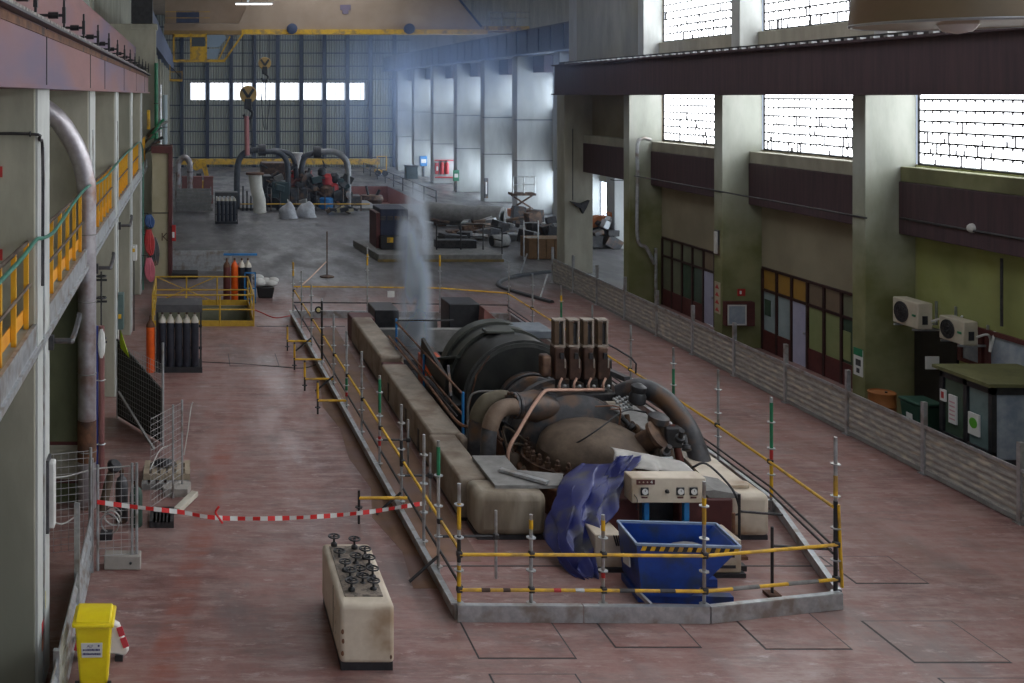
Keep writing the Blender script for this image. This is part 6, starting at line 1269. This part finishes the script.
# ------------------------------------------------------------------ overhead crane in the far hall
cr = thing('overhead_crane', 'brown and yellow overhead travelling crane with a hanging operator cab', 'crane', (9.5, 70, 12))
YK = 70.0; CRB = mat('brown_girder_paint', (.36, .26, .18), (.43, .32, .23), .6, .6)
MB().prism([(-1.7, 12.15), (20.9, 12.15), (20.9, 12.5), (19.1, 12.6), (17.5, 14.6), (4.1, 14.6), (3.2, 12.7), (-1.7, 12.7)], 'y', YK, YK + .9).build('main_girder', CRB, cr, smooth=False)
B(3.4, 19.6, YK - .12, YK + 1.0, 12.02, 12.32).build('bottom_flange', YELL, cr, smooth=False); B(-1.7, 3.4, YK - .1, YK + 1.0, 12.0, 12.25).build('bottom_flange', mat('dim_ochre', (.35, .22, .08), (.28, .17, .06), 3, .6), cr, smooth=False)
MB().prism([(-1.7, 12.9), (3.9, 12.9), (3.9, 14.7), (-1.7, 14.7)], 'y', YK + 2.6, YK + 3.0).build('rear_girder', CRB, cr, smooth=False)
for x in (6.7, 14.4): o = MB().lathe([(.25, 0), (.35, .05), (.35, .3), (.2, .35)], (x, YK - .5, 12.35), (0, 1, 0), 14).build('cable_sheave', NAVY, cr)
B(9.9, 10.6, YK - .05, YK, 13.6, 13.95).build('name_plate', mat('plate_violet', (.20, .16, .22)), cr, smooth=False); B(10.05, 10.45, YK - .05, YK, 13.35, 13.6).build('name_plate', MATS['plate_violet'], cr, smooth=False)
cab = MB(); cx0, cx1 = -1.1, 2.1
cab.box(cx0, cx1 + .2, YK - 1.2, YK - .05, 10.15, 10.3)
for x in (cx0, .0, 1.0): cab.box(x, x + .1, YK - 1.2, YK - 1.1, 10.3, 12.0)
cab.bar((cx1 + .1, YK - 1.15, 10.2), (3.6, YK - 1.15, 12.2), .1, .12).bar((cx1 - .3, YK - 1.15, 10.2), (2.6, YK - 1.15, 11.8), .1, .08)
cab.box(cx0, 1.1, YK - 1.2, YK - 1.1, 11.75, 11.95).build('cab_frame', YELL, cr, smooth=False)
B(.05, 1.0, YK - 1.2, YK - .1, 10.3, 11.15).build('cab_panel', YELL, cr, smooth=False); B(.1, .95, YK - 1.18, YK - .1, 11.15, 11.8).build('cab_pane', GLASSD, cr, smooth=False)
MB().prism([(1.1, 11.1), (1.9, 11.1), (2.4, 11.7), (2.2, 11.9), (1.1, 11.9)], 'y', YK - 1.1, YK - 1.05).build('cab_pane', mat('pale_cab_glass', (.25, .33, .42)), cr, smooth=False); MB().prism([(1.1, 10.35), (1.7, 10.35), (2.0, 11.0), (1.1, 11.0)], 'y', YK - 1.1, YK - 1.05).build('cab_pane', MATS['pale_cab_glass'], cr, smooth=False)
B(-.9, .6, YK - .6, YK, 12.75, 13.5).build('machinery_box', NAVY, cr, smooth=False)
for z in (13.0, 13.4): B(-1.6, 1.3, YK - 1.0, YK - .95, z, z + .03).build('hand_rail', YELL, cr, smooth=False)
MB().box(19.4, 22.2, YK - .6, YK + 1.5, 12.25, 12.5).build('end_carriage', YELL, cr, smooth=False)
for z in (13.0, 13.4): B(19.5, 22.2, YK - .5, YK - .45, z, z + .04).build('hand_rail', STEEL, cr, smooth=False)
for x in (19.6, 20.4, 21.3): B(x, x + .06, YK - .5, YK - .45, 12.5, 13.4).build('rail_post', STEEL, cr, smooth=False)
MB().bar((17.5, YK - .1, 14.6), (19.2, YK - .1, 12.5), .12, .12).build('edge_bar', NAVY, cr, smooth=False)
def hookblock(x, ztop, r, lab, slingz, sm, rope_dx):
    t = thing('crane_hook', lab, 'crane hook', (x, YK + .45, slingz), 'hook blocks under the crane')
    y = YK + .45
    for s in (-1, 1): T([(x + s * rope_dx, y, ztop), (x + s * rope_dx, y, 12.0)], .035, 6).build('rope', DSTEEL, t)
    b = MB().lathe([(r * .92, -.12), (r, -.08), (r, .08), (r * .92, .12)], (x, y - .15, ztop), (0, 1, 0), 20).build('sheave_block', mat('hook_ochre', (.50, .32, .10), (.40, .25, .08), 3, .5), t)
    for s in (-1, 1): MB().bar((x + s * r * .62, y - .32, ztop + r * .6), (x, y - .32, ztop - r * .35), r * .32, .02, (0, 1, 0)).build('black_chevron', BLACK, b, smooth=False)
    B(x - r * .4, x + r * .4, y - .3, y + .1, ztop - r * 1.7, ztop - r * .5).build('shank', BLACK, t, bevel=.04)
    MB().tube(smoothpath([(x, y - .1, ztop - r * 1.6), (x + r * .5, y - .1, ztop - r * 2.1), (x + r * .3, y - .1, ztop - r * 2.7), (x - r * .25, y - .1, ztop - r * 2.75), (x - r * .5, y - .1, ztop - r * 2.3)], 5), r * .16, 8).build('hook', BLACK, t)
    return t
hb = hookblock(3.85, 8.05, .58, 'large striped hook block holding a long pink sling', 4.2, None, .35)
T([(3.75, YK + .3, 6.6), (3.8, YK + .3, 4.0)], .16, 8).build('sling', mat('pink_sling', (.48, .20, .20), (.40, .16, .16), 4, .7), hb)
for dx in (.25, .4): T([(3.9 + dx * .3, YK + .3, 6.5), (3.9 + dx, YK + .3, 4.0)], .03, 6).build('chain', BLACK, hb)
hb2 = hookblock(4.95, 10.1, .42, 'small striped hook block with loose chains in front of the windows', 7, None, .3)
for k in range(3): T(smoothpath([(4.9 + .08 * k, YK + .3, 9.0), (4.75 + .25 * k, YK + .3, 7.6), (4.85 + .14 * k, YK + .3, 6.2), (4.95 + .1 * k, YK + .3, 5.7)], 5), .03, 6).build('chain', BLACK, hb2)
t = thing('tube_light', 'white fluorescent tube hanging in front of the crane girder', 'lamp', (4.0, 66, 13.6)); B(2.85, 5.1, 66, 66.1, 13.62, 13.70).build('tube', emit('tube_glow', (1, .98, .95), 6), t, smooth=False); B(2.8, 5.15, 65.98, 66.12, 13.7, 13.78).build('holder', WHITE, t, smooth=False)
for x in (3.2, 4.8): T([(x, 66.05, 13.78), (x, 66.05, 16.9)], .02, 5).build('suspension_wire', DSTEEL, t)
# ------------------------------------------------------------------ pendant lamp near the camera
lp = thing('pendant_lamp', 'large brown pendant lamp shade hanging close at the upper right', 'lamp', (2.42, 3.4, 8.22))
SH = mat('brown_lamp_enamel', (.22, .16, .09), (.28, .20, .115), 3, .4); IN = mat('lamp_inner_white', (.50, .45, .42), rough=.35)
lc = (2.46, 3.4, 8.225)
MB().lathe([(.298, 0), (.30, .005), (.292, .10), (.26, .24), (.17, .36), (.09, .40), (.085, .50), (.03, .52)], lc, n=48).build('shade', SH, lp)
MB().lathe([(.290, .002), (.282, .09), (.25, .22), (.16, .33), (.0, .36)], lc, n=48).build('reflector', IN, lp)
MB().torus((lc[0], lc[1], lc[2] + .002), .296, .006, (0, 0, 1), 48, 6).build('rim', STEEL, lp)
MB().lathe([(0, -.03), (.04, -.022), (.075, .02), (.085, .10), (.06, .2), (.035, .26), (.035, .34)], lc, n=20).build('bulb', mat('frosted_bulb', (.62, .54, .50), rough=.3), lp)
T([(lc[0], lc[1], lc[2] + .5), (lc[0], lc[1], 16.9)], .012, 6).build('flex', BLACK, lp)

# ------------------------------------------------------------------ smoke and haze
def vol(name, density, col, noise=None, aniso=.2):
    m = bpy.data.materials.new(name); m.use_nodes = True; nt = m.node_tree; n = nt.nodes; L = nt.links
    n.remove(n['Principled BSDF']); v = n.new('ShaderNodeVolumePrincipled'); v.inputs['Color'].default_value = (*col, 1); v.inputs['Density'].default_value = density; v.inputs['Anisotropy'].default_value = aniso
    L.new(v.outputs[0], n['Material Output'].inputs['Volume'])
    if noise:
        g = n.new('ShaderNodeNewGeometry'); mp = n.new('ShaderNodeMapping'); mp.inputs['Scale'].default_value = (1, 1, .45); L.new(g.outputs['Position'], mp.inputs[0])
        t = n.new('ShaderNodeTexNoise'); t.inputs['Scale'].default_value = noise; t.inputs['Detail'].default_value = 3; t.inputs['Distortion'].default_value = .8; L.new(mp.outputs[0], t.inputs['Vector'])
        r = n.new('ShaderNodeMapRange'); r.inputs['From Min'].default_value = .44; r.inputs['From Max'].default_value = .64; r.inputs['To Max'].default_value = density * 2.2; L.new(t.outputs['Fac'], r.inputs['Value']); L.new(r.outputs[0], v.inputs['Density'])
    return m
hz = B(-4.5, 24.3, 52, 117.4, .02, 16.5).build('haze', vol('blue_haze', .0013, (.55, .70, 1.0), None, .1), smooth=False); tag(hz, 'thin bluish haze filling the far hall', 'haze'); hz['kind'] = 'stuff'
def cloud(name, c, rad, density, col, noise, label):
    m = vol(name + '_volume', density, col, noise); nt = m.node_tree; n = nt.nodes; L = nt.links
    v = [q for q in n if q.type == 'PRINCIPLED_VOLUME'][0]; src = v.inputs['Density'].links[0].from_socket
    g = n.new('ShaderNodeNewGeometry'); mp = n.new('ShaderNodeMapping'); mp.vector_type = 'TEXTURE'; mp.inputs['Location'].default_value = c; mp.inputs['Scale'].default_value = rad; L.new(g.outputs['Position'], mp.inputs[0])
    gr = n.new('ShaderNodeTexGradient'); gr.gradient_type = 'QUADRATIC_SPHERE'; L.new(mp.outputs[0], gr.inputs[0])
    mu = n.new('ShaderNodeMath'); mu.operation = 'MULTIPLY'; L.new(src, mu.inputs[0]); L.new(gr.outputs['Fac'], mu.inputs[1]); L.new(mu.outputs[0], v.inputs['Density'])
    o = MB().sphere(c, 1, 20, 12, rad).build(name, m); tag(o, label, 'smoke'); o['kind'] = 'stuff'; return o
cloud('smoke_cloud', (16.5, 86, 8.0), (7.5, 26, 9), .075, (.55, .70, 1.0), .22, 'drifting blue smoke under the far roof beside the end windows')
cloud('smoke_plume', (7.05, 33.4, 1.8), (.72, .72, 4.6), 12, (.80, .89, 1.0), 1.15, 'pale smoke column rising from the pit behind the generator')
cloud('smoke_base', (7.0, 33.3, .3), (.8, .8, 1.0), 4.0, (.88, .93, 1.0), 1.5, 'denser smoke puff at the foot of the plume in the pit')
cloud('smoke_veil', (15.0, 52, 9.6), (7, 20, 5), .075, (.45, .62, 1.0), .3, 'faint blue smoke veil hanging under the roof near the blind wall')
